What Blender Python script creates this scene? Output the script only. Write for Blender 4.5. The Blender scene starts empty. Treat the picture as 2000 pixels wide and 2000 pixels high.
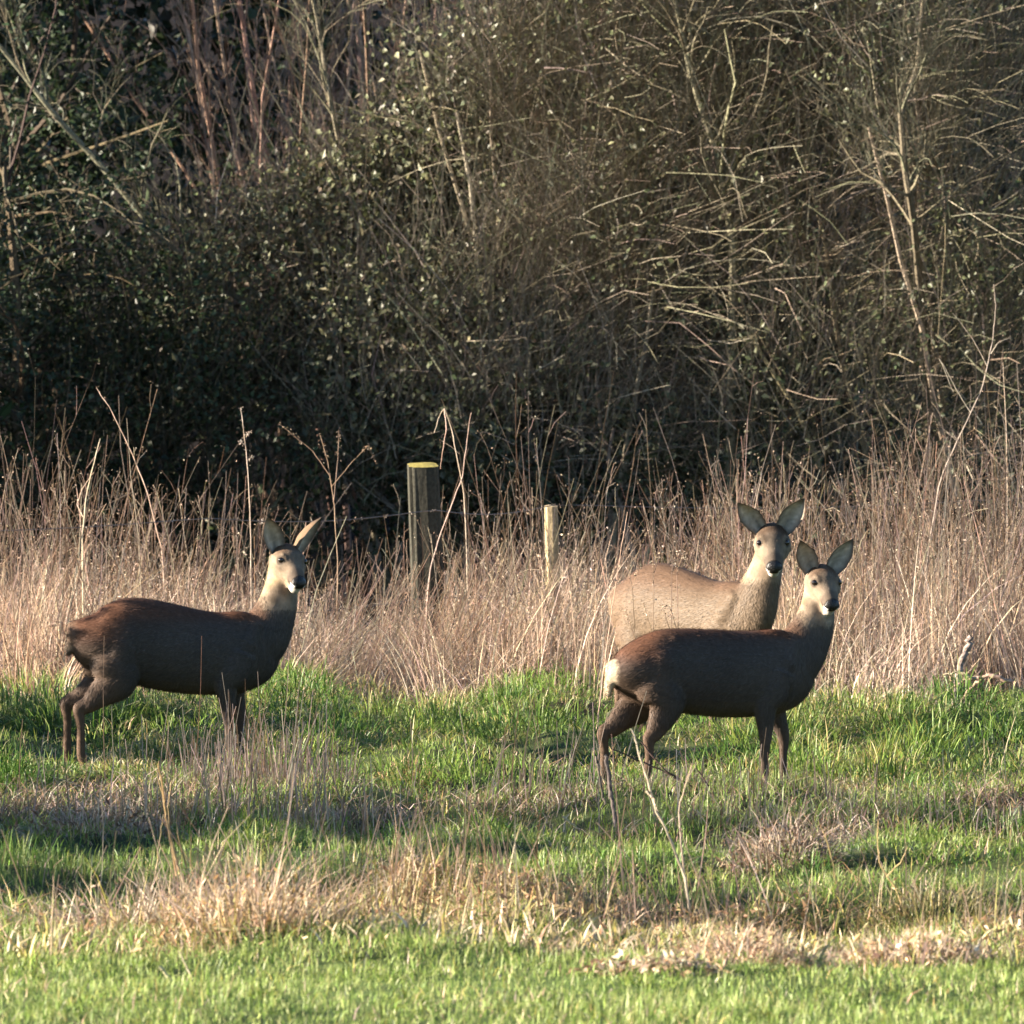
import bpy, math
import numpy as np
from mathutils import Vector

rng = np.random.default_rng(7)
R = math.radians
scene = bpy.context.scene
col = scene.collection

# ------------------------------------------------------------------ camera, sky, sun, exposure
CAM_H, FPX, HORIZON = 2.2, 17200.0, 560.0         # metres; focal length and horizon row for a 2000 px frame
cam_data = bpy.data.cameras.new('camera')
cam = bpy.data.objects.new('camera', cam_data)
col.objects.link(cam)
cam.location = (0, 0, CAM_H)
cam.rotation_euler = (R(90), 0, 0)
cam_data.sensor_width = 36.0
cam_data.lens = 36.0 * FPX / 2000.0
cam_data.shift_y = -(1000.0 - HORIZON) / 2000.0
cam_data.clip_start, cam_data.clip_end = 0.5, 3000.0
cam_data.dof.use_dof = True
cam_data.dof.focus_distance = 39.8
cam_data.dof.aperture_fstop = 11.5
scene.camera = cam

SUN_EL = R(15.0)
SUN_TO = np.array([-1.0, -0.09, math.tan(SUN_EL)]); SUN_TO /= np.linalg.norm(SUN_TO)
world = bpy.data.worlds.new('World'); scene.world = world
world.use_nodes = True
nt = world.node_tree
bg = nt.nodes['Background']
sky = nt.nodes.new('ShaderNodeTexSky')
sky.sky_type = 'NISHITA'
sky.sun_disc = False
sky.sun_elevation = SUN_EL
sky.sun_rotation = math.atan2(SUN_TO[0], SUN_TO[1])
sky.air_density, sky.dust_density, sky.ozone_density = 1.0, 0.4, 3.0
nt.links.new(sky.outputs[0], bg.inputs[0])
bg.inputs[1].default_value = 0.055
sun_data = bpy.data.lights.new('sun', 'SUN')
sun_data.energy = 5.0
sun_data.angle = R(0.55)
sun_data.color = (1.0, 0.87, 0.70)
sun = bpy.data.objects.new('sun', sun_data); col.objects.link(sun)
sun.location = (-30, 40, 20)
sun.rotation_euler = Vector(SUN_TO).to_track_quat('Z', 'Y').to_euler()
scene.view_settings.view_transform = 'Standard'
scene.view_settings.look = 'None'
scene.view_settings.gamma = 1.0
scene.view_settings.use_curve_mapping = False
scene.view_settings.exposure = 2.5
scene.render.engine = 'CYCLES'
scene.cycles.max_bounces = 5
scene.cycles.diffuse_bounces = 3
scene.cycles.glossy_bounces = 2
scene.cycles.transmission_bounces = 3
scene.cycles.use_denoising = True
scene.cycles.caustics_reflective = False
scene.cycles.caustics_refractive = False

# ------------------------------------------------------------------ helpers
def tag(o, label=None, cat=None, group=None, kind=None):
    for k, v in (('label', label), ('category', cat), ('group', group), ('kind', kind)):
        if v: o[k] = v
    return o

def empty(name, loc=(0, 0, 0), rz=0.0):
    o = bpy.data.objects.new(name, None); col.objects.link(o)
    o.location = loc; o.rotation_euler = (0, 0, rz)
    return o

class Waves:
    """smooth pseudo-noise: a sum of randomly directed sines, about -1..1"""
    def __init__(self, seed, dims, f0, octaves=3, n=7):
        r = np.random.default_rng(seed)
        self.k, self.p, self.a = [], [], []
        for o in range(octaves):
            v = r.normal(size=(n, dims)); v /= np.linalg.norm(v, axis=1)[:, None]
            self.k.append(v * f0 * 2 ** o * r.uniform(0.7, 1.4, (n, 1))); self.p.append(r.uniform(0, 6.283, n))
            self.a.append(np.full(n, 0.55 ** o))
        self.k = np.concatenate(self.k); self.p = np.concatenate(self.p); self.a = np.concatenate(self.a)
        self.a /= np.sqrt((self.a ** 2).sum())
    def __call__(self, q):
        out = np.zeros(len(q))
        for k, p, a in zip(self.k, self.p, self.a): out += a * np.sin(q @ k + p)
        return out

def mesh_obj(name, verts, quads, colors=None, material=None, parent=None, smooth=False, tris=None, normals=None):
    """one mesh object from arrays; quads (N,4), tris (M,3), per-vertex colours"""
    me = bpy.data.meshes.new(name)
    verts = np.asarray(verts, np.float32)
    nq = 0 if quads is None else len(quads); n3 = 0 if tris is None else len(tris)
    me.vertices.add(len(verts)); me.vertices.foreach_set('co', verts.ravel())
    loops = np.concatenate([np.asarray(a, np.int32).ravel() for a in (quads, tris) if a is not None and len(a)])
    me.loops.add(len(loops)); me.loops.foreach_set('vertex_index', loops)
    starts = np.concatenate([np.arange(nq) * 4, nq * 4 + np.arange(n3) * 3]).astype(np.int32)
    me.polygons.add(nq + n3); me.polygons.foreach_set('loop_start', starts)
    me.polygons.foreach_set('loop_total', np.concatenate([np.full(nq, 4), np.full(n3, 3)]).astype(np.int32))
    me.polygons.foreach_set('use_smooth', np.full(nq + n3, smooth))
    me.update(calc_edges=True)
    if colors is not None:
        at = me.attributes.new('tint', 'FLOAT_COLOR', 'POINT')
        c = np.ones((len(verts), 4), np.float32); c[:, :3] = colors
        at.data.foreach_set('color', c.ravel())
    if normals is not None:
        me.normals_split_custom_set_from_vertices(np.asarray(normals, np.float32).tolist())
    if material: me.materials.append(material)
    o = bpy.data.objects.new(name, me); col.objects.link(o)
    if parent: o.parent = parent
    return o

def unit(v): return v / np.maximum(np.linalg.norm(v, axis=-1, keepdims=True), 1e-9)

def frames(paths):
    t = unit(np.gradient(paths, axis=1))
    ref = np.zeros_like(t); ref[..., 0] = 1.0
    bad = np.abs(t[..., 0]) > 0.9
    ref[bad] = (0, 1, 0)
    a = unit(np.cross(t, ref)); b = np.cross(t, a)
    return t, a, b

class Geo:
    """collects tubes, ribbons and leaves as arrays; build() links them as one mesh"""
    def __init__(self): self.v, self.q, self.t, self.c, self.n = [], [], [], [], 0
    def add(self, v, q=None, c=None, t=None):
        self.v.append(np.asarray(v).reshape(-1, 3))
        if q is not None and len(q): self.q.append(np.asarray(q) + self.n)
        if t is not None and len(t): self.t.append(np.asarray(t) + self.n)
        self.c.append(np.broadcast_to(np.asarray(c), self.v[-1].shape)); self.n += len(self.v[-1])
    def tubes(self, paths, radii, colors, sides=3):
        N, K, _ = paths.shape
        _, a, b = frames(paths)
        ang = np.arange(sides) / sides * 2 * np.pi
        ring = a[:, :, None] * np.cos(ang)[None, None, :, None] + b[:, :, None] * np.sin(ang)[None, None, :, None]
        v = paths[:, :, None] + ring * radii[:, :, None, None]
        base = (np.arange(N) * K * sides)[:, None, None] + (np.arange(K - 1) * sides)[None, :, None]
        s = np.arange(sides)[None, None]; s2 = (s + 1) % sides
        q = np.stack([base + s, base + s2, base + sides + s2, base + sides + s], -1).reshape(-1, 4)
        c = np.repeat(np.asarray(colors).reshape(N, 1, 3), K * sides, axis=1).reshape(-1, 3)
        self.add(v.reshape(-1, 3), q, c)
    def ribbons(self, paths, widths, colors, side=None, tipcolors=None):
        N, K, _ = paths.shape
        if side is None:
            ang = rng.uniform(0, 2 * np.pi, N)
            side = np.stack([np.cos(ang), np.sin(ang), np.zeros(N)], -1)
        o = side[:, None] * widths[:, :, None] * 0.5
        pair = np.stack([paths[:, :-1] - o[:, :-1], paths[:, :-1] + o[:, :-1]], 2).reshape(N, 2 * (K - 1), 3)
        v = np.concatenate([pair, paths[:, -1:]], 1)                       # the blade runs out to a point
        S = 2 * K - 1
        b = (np.arange(N) * S)[:, None] + (np.arange(K - 2) * 2)[None]
        q = np.stack([b, b + 1, b + 3, b + 2], -1).reshape(-1, 4)
        e = np.arange(N) * S + 2 * (K - 2)
        t = np.stack([e, e + 1, e + 2], -1)
        c = np.repeat(np.asarray(colors).reshape(N, 1, 3), K, axis=1)
        if tipcolors is not None:
            w = np.linspace(0, 1, K)[None, :, None] ** 1.5
            c = c * (1 - w) + np.asarray(tipcolors).reshape(N, 1, 3) * w
        c = np.concatenate([np.repeat(c[:, :-1], 2, axis=1), c[:, -1:]], 1)
        self.add(v.reshape(-1, 3), q, c.reshape(-1, 3), t)
    def leaves(self, pos, size, colors, normal=None, along=None, aspect=0.62):
        N = len(pos)
        n = unit(rng.normal(size=(N, 3))) if normal is None else unit(normal)
        d = rng.normal(size=(N, 3)) if along is None else along
        d = unit(d - (d * n).sum(-1, keepdims=True) * n); s = np.cross(n, d)
        L = size[:, None]; W = L * aspect * 0.5
        p0 = pos; p2 = pos + d * L; m = pos + d * L * 0.42
        fold = n * L * 0.10
        v = np.stack([p0, m + s * W + fold, p2, m - s * W + fold], 1)
        i = np.arange(N)[:, None] * 4
        t = np.concatenate([i + np.array([[0, 1, 2]]), i + np.array([[0, 2, 3]])])
        self.add(v.reshape(-1, 3), None, np.repeat(np.asarray(colors), 4, axis=0), t)
    def build(self, name, material, parent=None, smooth=False):
        return mesh_obj(name, np.concatenate(self.v), np.concatenate(self.q) if self.q else None, np.concatenate(self.c),
                        material, parent, smooth, np.concatenate(self.t) if self.t else None)

def jitter(base, n, amt=0.18, hue=0.06):
    """n colours around a base colour (or around each of n base colours)"""
    b = np.broadcast_to(np.asarray(base, float), (n, 3))
    return np.clip(b * np.exp(rng.normal(0, amt, (n, 1))) * np.exp(rng.normal(0, hue, (n, 3))), 0.004, 0.9)

def pick(palette, n, amt=0.18, hue=0.05, w=None):
    palette = np.asarray(palette, float)
    return jitter(palette[rng.choice(len(palette), n, p=w)], n, amt, hue)

# ------------------------------------------------------------------ materials (colour comes from the 'tint' attribute of each blade, twig, hair)
def tinted(name, rough=0.7, translucent=0.0, spec=0.3, scale=40.0, amount=0.25, bump=0.0):
    m = bpy.data.materials.new(name); m.use_nodes = True
    n, l = m.node_tree.nodes, m.node_tree.links
    p = n['Principled BSDF']; out = n['Material Output']
    a = n.new('ShaderNodeAttribute'); a.attribute_name = 'tint'
    tex = n.new('ShaderNodeTexNoise'); tex.inputs['Scale'].default_value = scale; tex.inputs['Detail'].default_value = 4
    tc = n.new('ShaderNodeTexCoord'); l.new(tc.outputs['Object'], tex.inputs['Vector'])
    mr = n.new('ShaderNodeMapRange'); mr.inputs[1].default_value = 0.3; mr.inputs[2].default_value = 0.7
    mr.inputs[3].default_value = 1 - amount; mr.inputs[4].default_value = 1 + amount
    l.new(tex.outputs['Fac'], mr.inputs[0])
    mul = n.new('ShaderNodeVectorMath'); mul.operation = 'SCALE'
    l.new(a.outputs['Color'], mul.inputs[0]); l.new(mr.outputs[0], mul.inputs['Scale'])
    l.new(mul.outputs[0], p.inputs['Base Color'])
    p.inputs['Roughness'].default_value = rough
    p.inputs['Specular IOR Level'].default_value = spec
    if bump:
        b = n.new('ShaderNodeBump'); b.inputs['Strength'].default_value = bump; b.inputs['Distance'].default_value = 0.004
        l.new(tex.outputs['Fac'], b.inputs['Height']); l.new(b.outputs[0], p.inputs['Normal'])
    if translucent:
        t = n.new('ShaderNodeBsdfTranslucent'); mx = n.new('ShaderNodeMixShader'); mx.inputs[0].default_value = translucent
        l.new(mul.outputs[0], t.inputs['Color'])
        l.new(p.outputs[0], mx.inputs[1]); l.new(t.outputs[0], mx.inputs[2]); l.new(mx.outputs[0], out.inputs[0])
    return m

M_GRASS = tinted('grass_blade', 0.5, 0.35, 0.35)
M_DRY = tinted('dry_stem', 0.5, 0.28, 0.45)
M_WOOD = tinted('bark', 0.85, 0.0, 0.2, 60, 0.35, 0.6)
M_LEAF = tinted('leaf', 0.46, 0.22, 0.32, 30, 0.2)
M_DEADLEAF = tinted('dead_leaf', 0.6, 0.25, 0.3, 50, 0.3)
M_COAT = tinted('coat', 0.8, 0.0, 0.10, 60, 0.12, 0.3)
M_HAIR = tinted('hair', 0.6, 0.0, 0.2, 60, 0.15)
M_SOIL = tinted('soil', 0.95, 0.0, 0.1, 6, 0.5, 0.5)
M_EYE = tinted('eye', 0.08, 0.0, 0.6, 40, 0.0)
M_NOSE = tinted('wet_nose', 0.38, 0.0, 0.35, 160, 0.4, 0.8)
M_METAL = tinted('galvanised_wire', 0.45, 0.0, 0.5, 80, 0.3)

def row_to_depth(Y): return FPX * CAM_H / (Y - HORIZON)
def at_x(X, d): return (X - 1000.0) / FPX * d
def at_z(Y, d): return CAM_H - (Y - HORIZON) / FPX * d

# ------------------------------------------------------------------ ground
gw1, gw2 = Waves(3, 2, 1.6, 3), Waves(4, 2, 5.5, 2)
def gauss(x, y, cx, cy, sx, sy): return np.exp(-((x - cx) / sx) ** 2 - ((y - cy) / sy) ** 2)
def ground_z(x, y):
    x = np.asarray(x, float); y = np.asarray(y, float)
    q = np.stack([x, y * 0.8], -1).reshape(-1, 2)
    near = np.exp(-((y - 38) / 16) ** 4)
    z = (gw1(q).reshape(x.shape) * 0.070 + gw2(q).reshape(x.shape) * 0.026) * near * (1 - 0.75 / (1 + np.exp((y - 28.2) / 0.4)))
    calm = 1 - np.clip(gauss(x, y, 0.85, 38.2, .8, .55) + gauss(x, y, -1.55, 40.25, .8, .55) + gauss(x, y, .85, 42.5, .8, .6), 0, 1)
    z = z + 0.07 * gauss(x, y, -1.0, 37.2, 1.3, 0.6) - 0.10 * gauss(x, y, -0.9, 35.6, 1.4, 0.5)
    z = z + 0.06 * gauss(x, y, 1.2, 36.4, 1.4, 0.5) - 0.05 * gauss(x, y, 1.4, 34.2, 1.6, 0.7)
    z = z + 0.08 * gauss(x, y, 2.0, 41.5, 0.9, 0.8) + 0.05 * gauss(x, y, -0.6, 42.0, 0.8, 0.8)
    z = z * calm
    s = np.clip((y - 72) / 60, 0, None)
    return z + np.where(y > 72, 22 * s / (0.6 + s) , 0)

gx = np.concatenate([[-600, -250, -110, -50, -25, -14, -9], np.arange(-6, 6.01, 0.14), [9, 14, 25, 50, 110, 250, 600]])
gy = np.concatenate([[-300, -80, -20, 5, 15, 20], np.arange(24, 56, 0.14), np.arange(56, 90, 1.5), [100, 120, 150, 220, 340, 600]])
GX, GY = np.meshgrid(gx, gy)
GZ = ground_z(GX, GY)
nx, ny = len(gx), len(gy)
ii = (np.arange(ny - 1)[:, None] * nx + np.arange(nx - 1)[None]).ravel()
gq = np.stack([ii, ii + 1, ii + nx + 1, ii + nx], -1)
P2 = np.stack([GX.ravel(), GY.ravel()], -1)
wn = gw1(P2 * 1.7)
soil = np.where((P2[:, 1] > 44)[:, None], np.array([0.045, 0.034, 0.022]), np.where((P2[:, 1] > 29)[:, None], np.array([0.035, 0.045, 0.016]), np.array([0.07, 0.10, 0.028])))
soil = soil * (1 + 0.35 * wn[:, None])
far = np.clip((P2[:, 1] - 54) / 6, 0, 1)[:, None]
soil = soil * (1 - far) + far * np.array([0.012, 0.010, 0.008])
tag(mesh_obj('ground', np.stack([GX.ravel(), GY.ravel(), GZ.ravel()], -1), gq, np.clip(soil, 0.01, 1), M_SOIL, None, True), kind='structure')

# ------------------------------------------------------------------ growing woody plants
def grow(parents, prad, n, length, angle, bias, K=6, wob=0.25, tmin=0.15, tmax=1.0, rscale=0.5, rmin=0.0015, sag=0.0):
    """n child paths that start on random points of the parent paths"""
    N, PK, _ = parents.shape
    i = rng.integers(0, N, n); t = rng.uniform(tmin, tmax, n) * (PK - 1)
    k = np.minimum(t.astype(int), PK - 2); f = (t - k)[:, None]
    p = parents[i, k] * (1 - f) + parents[i, k + 1] * f
    tan = unit(parents[i, k + 1] - parents[i, k])
    r0 = (prad[i, k] * (1 - f[:, 0]) + prad[i, k + 1] * f[:, 0])
    perp = rng.normal(size=(n, 3)); perp = unit(perp - (perp * tan).sum(-1, keepdims=True) * tan)
    a = rng.normal(angle, angle * 0.3, n)[:, None]
    d = unit(tan * np.cos(a) + perp * np.sin(a) + np.asarray(bias))
    L = length * rng.uniform(0.5, 1.3, n)
    return wander(p, d, L, K, wob, sag), taper(np.clip(r0 * rscale, rmin, None), K, rmin)

def wander(p, d, L, K, wob, sag=0.0, up=0.0):
    n = len(p); pts = [p]; step = (L / (K - 1))[:, None]
    bend = rng.normal(0, wob, (n, 3))
    for k in range(K - 1):
        d = unit(d + bend / (K - 1) * 1.6 + rng.normal(0, wob * 0.45, (n, 3)) + np.array([0, 0, (up - sag) / (K - 1)]))
        pts.append(pts[-1] + d * step)
    return np.stack(pts, 1)

def taper(r0, K, rmin): return np.maximum(np.asarray(r0)[:, None] * np.linspace(1, 0.35, K)[None], rmin)

def stems(cx, cy, n, spread, height, lean=(0, 0), radius=0.03, K=8, wob=0.15, tilt=0.25, z0=0.0):
    p = np.stack([cx + rng.normal(0, spread, n), cy + rng.normal(0, spread, n), np.full(n, z0)], -1)
    d = unit(np.stack([lean[0] + rng.normal(0, tilt, n), lean[1] + rng.normal(0, tilt, n), np.ones(n)], -1))
    L = height * rng.uniform(0.7, 1.15, n)
    return wander(p, d, L, K, wob), taper(radius * rng.uniform(0.6, 1.2, n), K, 0.004)

def leaf_on(paths, n, size, palette, geo, jit=0.05, amt=0.25, tmin=0.2, aspect=0.62, mask=None, normal_bias=None):
    N, K, _ = paths.shape
    i = rng.integers(0, N, n); t = rng.uniform(tmin, 1, n) * (K - 1); k = np.minimum(t.astype(int), K - 2); f = (t - k)[:, None]
    p = paths[i, k] * (1 - f) + paths[i, k + 1] * f + rng.normal(0, jit, (n, 3))
    if mask is not None:
        keep = mask(p); p = p[keep]
    n = len(p)
    nb = rng.normal(size=(n, 3)) + np.array([0, -0.2, 0.35] if normal_bias is None else normal_bias)
    geo.leaves(p, size * rng.uniform(0.6, 1.3, n), pick(palette, n, amt), nb, None, aspect)

BARK_TAN = [(0.175, 0.146, 0.112), (0.22, 0.184, 0.142), (0.135, 0.110, 0.084)]
BARK_LICHEN = [(0.135, 0.122, 0.080), (0.165, 0.148, 0.098), (0.105, 0.092, 0.063)]
BARK_RED = [(0.24, 0.155, 0.115), (0.19, 0.12, 0.09), (0.28, 0.20, 0.15)]
BARK_DARK = [(0.07, 0.055, 0.035), (0.10, 0.08, 0.05), (0.05, 0.04, 0.03)]
LEAF_IVY = [(0.046, 0.056, 0.027), (0.060, 0.068, 0.035), (0.080, 0.082, 0.047), (0.034, 0.042, 0.022)]
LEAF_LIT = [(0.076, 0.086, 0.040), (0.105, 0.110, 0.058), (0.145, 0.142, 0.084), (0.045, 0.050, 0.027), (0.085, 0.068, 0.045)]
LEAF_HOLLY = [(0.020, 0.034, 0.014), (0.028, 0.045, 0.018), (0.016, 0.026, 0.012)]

def woody(name, label, cat, group, parts, base):
    """a plant: parts = [(part name, Geo, material, kind)], geometry given in world coordinates"""
    root = empty(name, base); tag(root, label, cat, group)
    off = np.array(base)
    for pn, g, m, kind in parts:
        if not g.v: continue
        g.v = [v - off for v in g.v]
        o = g.build(pn, m, root)
        if kind: o['kind'] = kind
    return root

# --- 1 holly, dark, left
def holly(cx, cy, height, width, n_leaf, label, name='holly_tree', leafsize=0.06, z0=0.0, palette=LEAF_HOLLY, twigs=900):
    gt, gb, gl = Geo(), Geo(), Geo()
    s, r = stems(cx, cy, 4, width * 0.12, height, radius=0.06, tilt=0.15, z0=z0)
    gt.tubes(s, r, pick(BARK_DARK, len(s)), 6)
    b, br = grow(s, r, 110, width * 0.7, 1.1, (0, 0, 0.15), 6, 0.25, 0.08, 1.0, 0.5, 0.005)
    gb.tubes(b, br, pick(BARK_DARK, len(b)), 4)
    t, tr = grow(b, br, twigs, 0.5, 0.8, (0, 0, 0.0), 4, 0.3, 0.2, 1.0, 0.5, 0.002)
    gb.tubes(t, tr, pick(BARK_DARK, len(t)), 3)
    leaf_on(np.concatenate([t]), n_leaf, leafsize, palette, gl, 0.05)
    return woody(name, label, 'tree' if 'tree' in name else 'shrub', None,
                 [('trunk', gt, M_WOOD, None), ('branches', gb, M_WOOD, 'stuff'), ('foliage', gl, M_LEAF, 'stuff')], (cx, cy, z0))

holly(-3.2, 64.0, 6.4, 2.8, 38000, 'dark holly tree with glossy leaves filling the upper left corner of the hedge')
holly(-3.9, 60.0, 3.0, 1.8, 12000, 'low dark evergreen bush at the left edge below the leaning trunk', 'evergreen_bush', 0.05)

# --- 2 leaning bare trunk crossing the holly
def bare_tree(name, label, trunk_pts, r0, bark, n_b, n_t, lb, lt, bias=(0, 0, 0.2), ang=0.7, fine=0, group=None, sides=7, tl=0.3):
    gt, gb, gw = Geo(), Geo(), Geo()
    tp = np.array(trunk_pts, float)
    K = 16
    u = np.linspace(0, len(tp) - 1, K); k = np.minimum(u.astype(int), len(tp) - 2); f = (u - k)[:, None]
    path = (tp[k] * (1 - f) + tp[k + 1] * f)[None]
    path = path + np.cumsum(rng.normal(0, r0 * 0.35, path.shape), axis=1) * 0.6
    rad = np.linspace(r0, r0 * 0.4, K)[None]
    gt.tubes(path, rad, pick(bark, 1, 0.05), sides)
    b, br = grow(path, rad, n_b, lb, ang, np.array(bias) + (0, 0, .25), 7, 0.35, 0.25, 1.0, 0.45, 0.003)
    gb.tubes(b, br, pick(bark, n_b), 4)
    t, tr = grow(b, br, n_t, lt, 0.6, np.array(bias) * 0.6 + (0, 0, .35), 6, 0.35, 0.15, 1.0, 0.5, 0.0017)
    gw.tubes(t, tr, pick(bark, n_t), 3)
    if fine:
        t2, tr2 = grow(t, tr, fine, tl, 0.6, np.array(bias) * .5 + (0, 0, .4), 4, 0.35, 0.1, 1.0, 0.6, 0.0012)
        gw.tubes(t2, tr2, pick(bark, fine), 3)
    return woody(name, label, 'tree', group, [('trunk', gt, M_WOOD, None), ('branches', gb, M_WOOD, 'stuff'), ('twigs', gw, M_WOOD, 'stuff')], tuple(tp[0])), path, b, t

def W(X, Y, d): return (at_x(X, d), d, at_z(Y, d))

D = 62.0
bare_tree('leaning_tree', 'thin bare tree whose lichened trunk leans diagonally across the dark holly',
          [(at_x(640, 61), 61, 0), W(520, 620, 61), W(330, 470, 61), W(120, 230, 61), W(-40, 40, 61)], 0.036, BARK_LICHEN, 22, 160, 0.7, 0.5, fine=300)

# --- 3 reddish upright shoots, top centre left
def coppice(name, label, cx, cy, n, spread, h, lean, bark, twigs, fine, radius=0.022, cat='shrub', bias=(0, 0, 0.9), tilt=0.14, lt=0.9, wob=0.12, group=None, z0=0.0, leaves=0):
    gs, gw, gl = Geo(), Geo(), Geo()
    s, r = stems(cx, cy, n, spread, h, lean, radius, 9, wob, tilt, z0)
    gs.tubes(s, r, pick(bark, n), 5)
    t, tr = grow(s, r, twigs, lt, 0.4, bias, 6, 0.2, 0.2, 1.0, 0.45, 0.003)
    gw.tubes(t, tr, pick(bark, twigs), 3)
    if fine:
        t2, tr2 = grow(t, tr, fine, lt * 0.6, 0.4, bias, 5, 0.25, 0.1, 1.0, 0.5, 0.0017)
        gw.tubes(t2, tr2, pick(bark, fine), 3)
    if leaves: leaf_on(t, leaves, 0.05, LEAF_IVY, gl, 0.06)
    return woody(name, label, cat, group, [('stems', gs, M_WOOD, None), ('twigs', gw, M_WOOD, 'stuff'), ('foliage', gl, M_LEAF, 'stuff')], (cx, cy, z0))

coppice('willow_shrub', 'bare reddish willow with straight upright shoots above the ivy mound', -1.35, 63.5, 26, 0.45, 6.0, (0.0, 0), BARK_RED, 420, 1300, 0.024)
coppice('willow_shrub', 'sparser bare willow shoots rising behind the ivy mound near the top middle', -0.2, 65.5, 16, 0.4, 6.4, (0.05, 0), BARK_RED, 260, 800, 0.02)

# --- 4 ivy mound
def mound(name, label, lumps, n_leaf, n_twig, palette, leafsize, bark, twig_len=0.7, twig_bias=(0.25, -0.1, 0.9), cat='bush', leafjit=0.07, thin=0.0014, seed=1, stem_n=14, cover=0.1):
    """a bush: stems to the lumps, leaves in uneven clumps through each lump's outer volume, twigs that stick out"""
    gs, gw, gl = Geo(), Geo(), Geo()
    wv = Waves(seed, 3, 3.2, 3)
    lumps = np.array(lumps, float)                      # cx, cy, cz, rx, ry, rz
    base = (lumps[:, 0].mean(), lumps[:, 1].mean(), 0.0)
    vol = (lumps[:, 3] * lumps[:, 4] * lumps[:, 5]) ** (2 / 3); vol /= vol.sum()
    st = []
    for _ in range(stem_n):
        L = lumps[rng.choice(len(lumps), p=vol)]
        end = L[:3] + rng.normal(size=3) * L[3:] * 0.45
        p0 = np.array([base[0] * 0.3 + L[0] * 0.7 + rng.normal(0, 0.25), L[1] + rng.normal(0, 0.2), 0.0])
        u = np.linspace(0, 1, 8)[:, None]
        st.append(p0 + (end - p0) * u + np.cumsum(rng.normal(0, 0.035, (8, 3)), axis=0))
    st = np.stack(st); sr = taper(np.full(stem_n, 0.03), 8, 0.006)
    gs.tubes(st, sr, pick(bark, stem_n), 5)
    def shell(n, lo, hi):
        i = rng.choice(len(lumps), n, p=vol); L = lumps[i]
        d = unit(rng.normal(size=(n, 3)) * np.array([1, 1, 1])); d[:, 1] -= 0.25; d = unit(d)
        rad = rng.uniform(lo, hi, n)[:, None]
        p = L[:, :3] + d * L[:, 3:] * rad
        p += (wv(p * 0.9)[:, None]) * d * 0.16
        return p, d
    p, d = shell(int(n_leaf * 1.9), 0.55, 1.08)
    keep = (wv(p) + rng.normal(0, 0.45, len(p)) > cover) & (p[:, 2] > 0.1)
    p, d = p[keep], d[keep]
    n = len(p)
    if n: gl.leaves(p + rng.normal(0, leafjit, (n, 3)), leafsize * rng.uniform(0.6, 1.35, n), pick(palette, n, 0.28), d * 0.6 + rng.normal(size=(n, 3)) * 0.7 + (0, 0, 0.25))
    p, d = shell(n_twig, 0.45, 1.0)
    dd = unit(d * 0.5 + rng.normal(size=(n_twig, 3)) * 0.4 + np.asarray(twig_bias))
    tw = wander(p, dd, twig_len * rng.uniform(0.4, 1.4, n_twig), 4, 0.22)
    gw.tubes(tw, np.maximum(taper(rng.uniform(0.0018, 0.0045, n_twig), 4, thin), thin), pick(bark, n_twig, 0.25), 3)
    return woody(name, label, cat, None, [('stems', gs, M_WOOD, None), ('twigs', gw, M_WOOD, 'stuff'), ('foliage', gl, M_LEAF, 'stuff')], base)

mound('ivy_bush', 'sunlit mound of ivy leaves left of the middle of the hedge',
      [(-0.9, 61.0, 2.5, 0.9, 0.7, 0.9), (-0.25, 61.0, 3.2, 0.9, 0.7, 0.85), (-0.6, 60.6, 1.6, 1.2, 0.8, 0.9), (-1.7, 61.2, 1.8, 0.9, 0.7, 0.9)],
      26000, 3000, LEAF_LIT, 0.058, BARK_TAN, seed=11, cover=-0.35)
mound('hawthorn_thicket', 'tan mass of leafless hawthorn twigs in the middle of the hedge',
      [(0.4, 60.2, 3.3, 1.0, 0.7, 1.0), (1.1, 59.6, 2.7, 1.0, 0.8, 1.1), (0.4, 60.0, 2.0, 1.1, 0.8, 1.0), (1.2, 59.7, 3.9, 1.1, 0.8, 0.9)],
      15000, 9500, LEAF_LIT, 0.046, BARK_TAN + BARK_LICHEN, 0.75, (0.45, -0.1, 0.8), 'shrub', seed=12)
mound('ivy_bush', 'looser ivy bush with glinting leaves low in the middle of the hedge',
      [(0.5, 59.5, 1.3, 1.0, 0.7, 0.8), (1.4, 59.5, 1.5, 0.9, 0.7, 0.8), (-0.5, 60.0, 1.1, 1.0, 0.7, 0.7)],
      14000, 2400, LEAF_IVY, 0.054, BARK_TAN, 0.6, seed=13)
mound('bramble_thicket', 'greener bush tangled with pale crooked twigs at the right end of the hedge',
      [(2.3, 59.2, 2.6, 1.0, 0.8, 1.0), (3.2, 58.4, 3.1, 1.0, 0.8, 1.1), (2.4, 58.9, 1.4, 1.1, 0.8, 0.8), (3.3, 58.4, 1.7, 0.9, 0.8, 0.9), (2.2, 59.5, 3.8, 1.0, 0.8, 0.9), (3.0, 58.9, 4.0, 1.0, 0.8, 0.8)],
      11000, 8000, LEAF_IVY + LEAF_LIT[:2], 0.045, BARK_LICHEN + BARK_TAN, 0.7, (0.35, -0.1, 0.75), seed=14)
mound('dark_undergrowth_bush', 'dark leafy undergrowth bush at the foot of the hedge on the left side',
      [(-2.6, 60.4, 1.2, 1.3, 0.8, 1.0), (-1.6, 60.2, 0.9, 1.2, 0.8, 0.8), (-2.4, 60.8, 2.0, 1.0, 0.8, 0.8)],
      11000, 1500, LEAF_HOLLY + LEAF_IVY[:1], 0.05, BARK_DARK, 0.5, seed=15)
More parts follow.
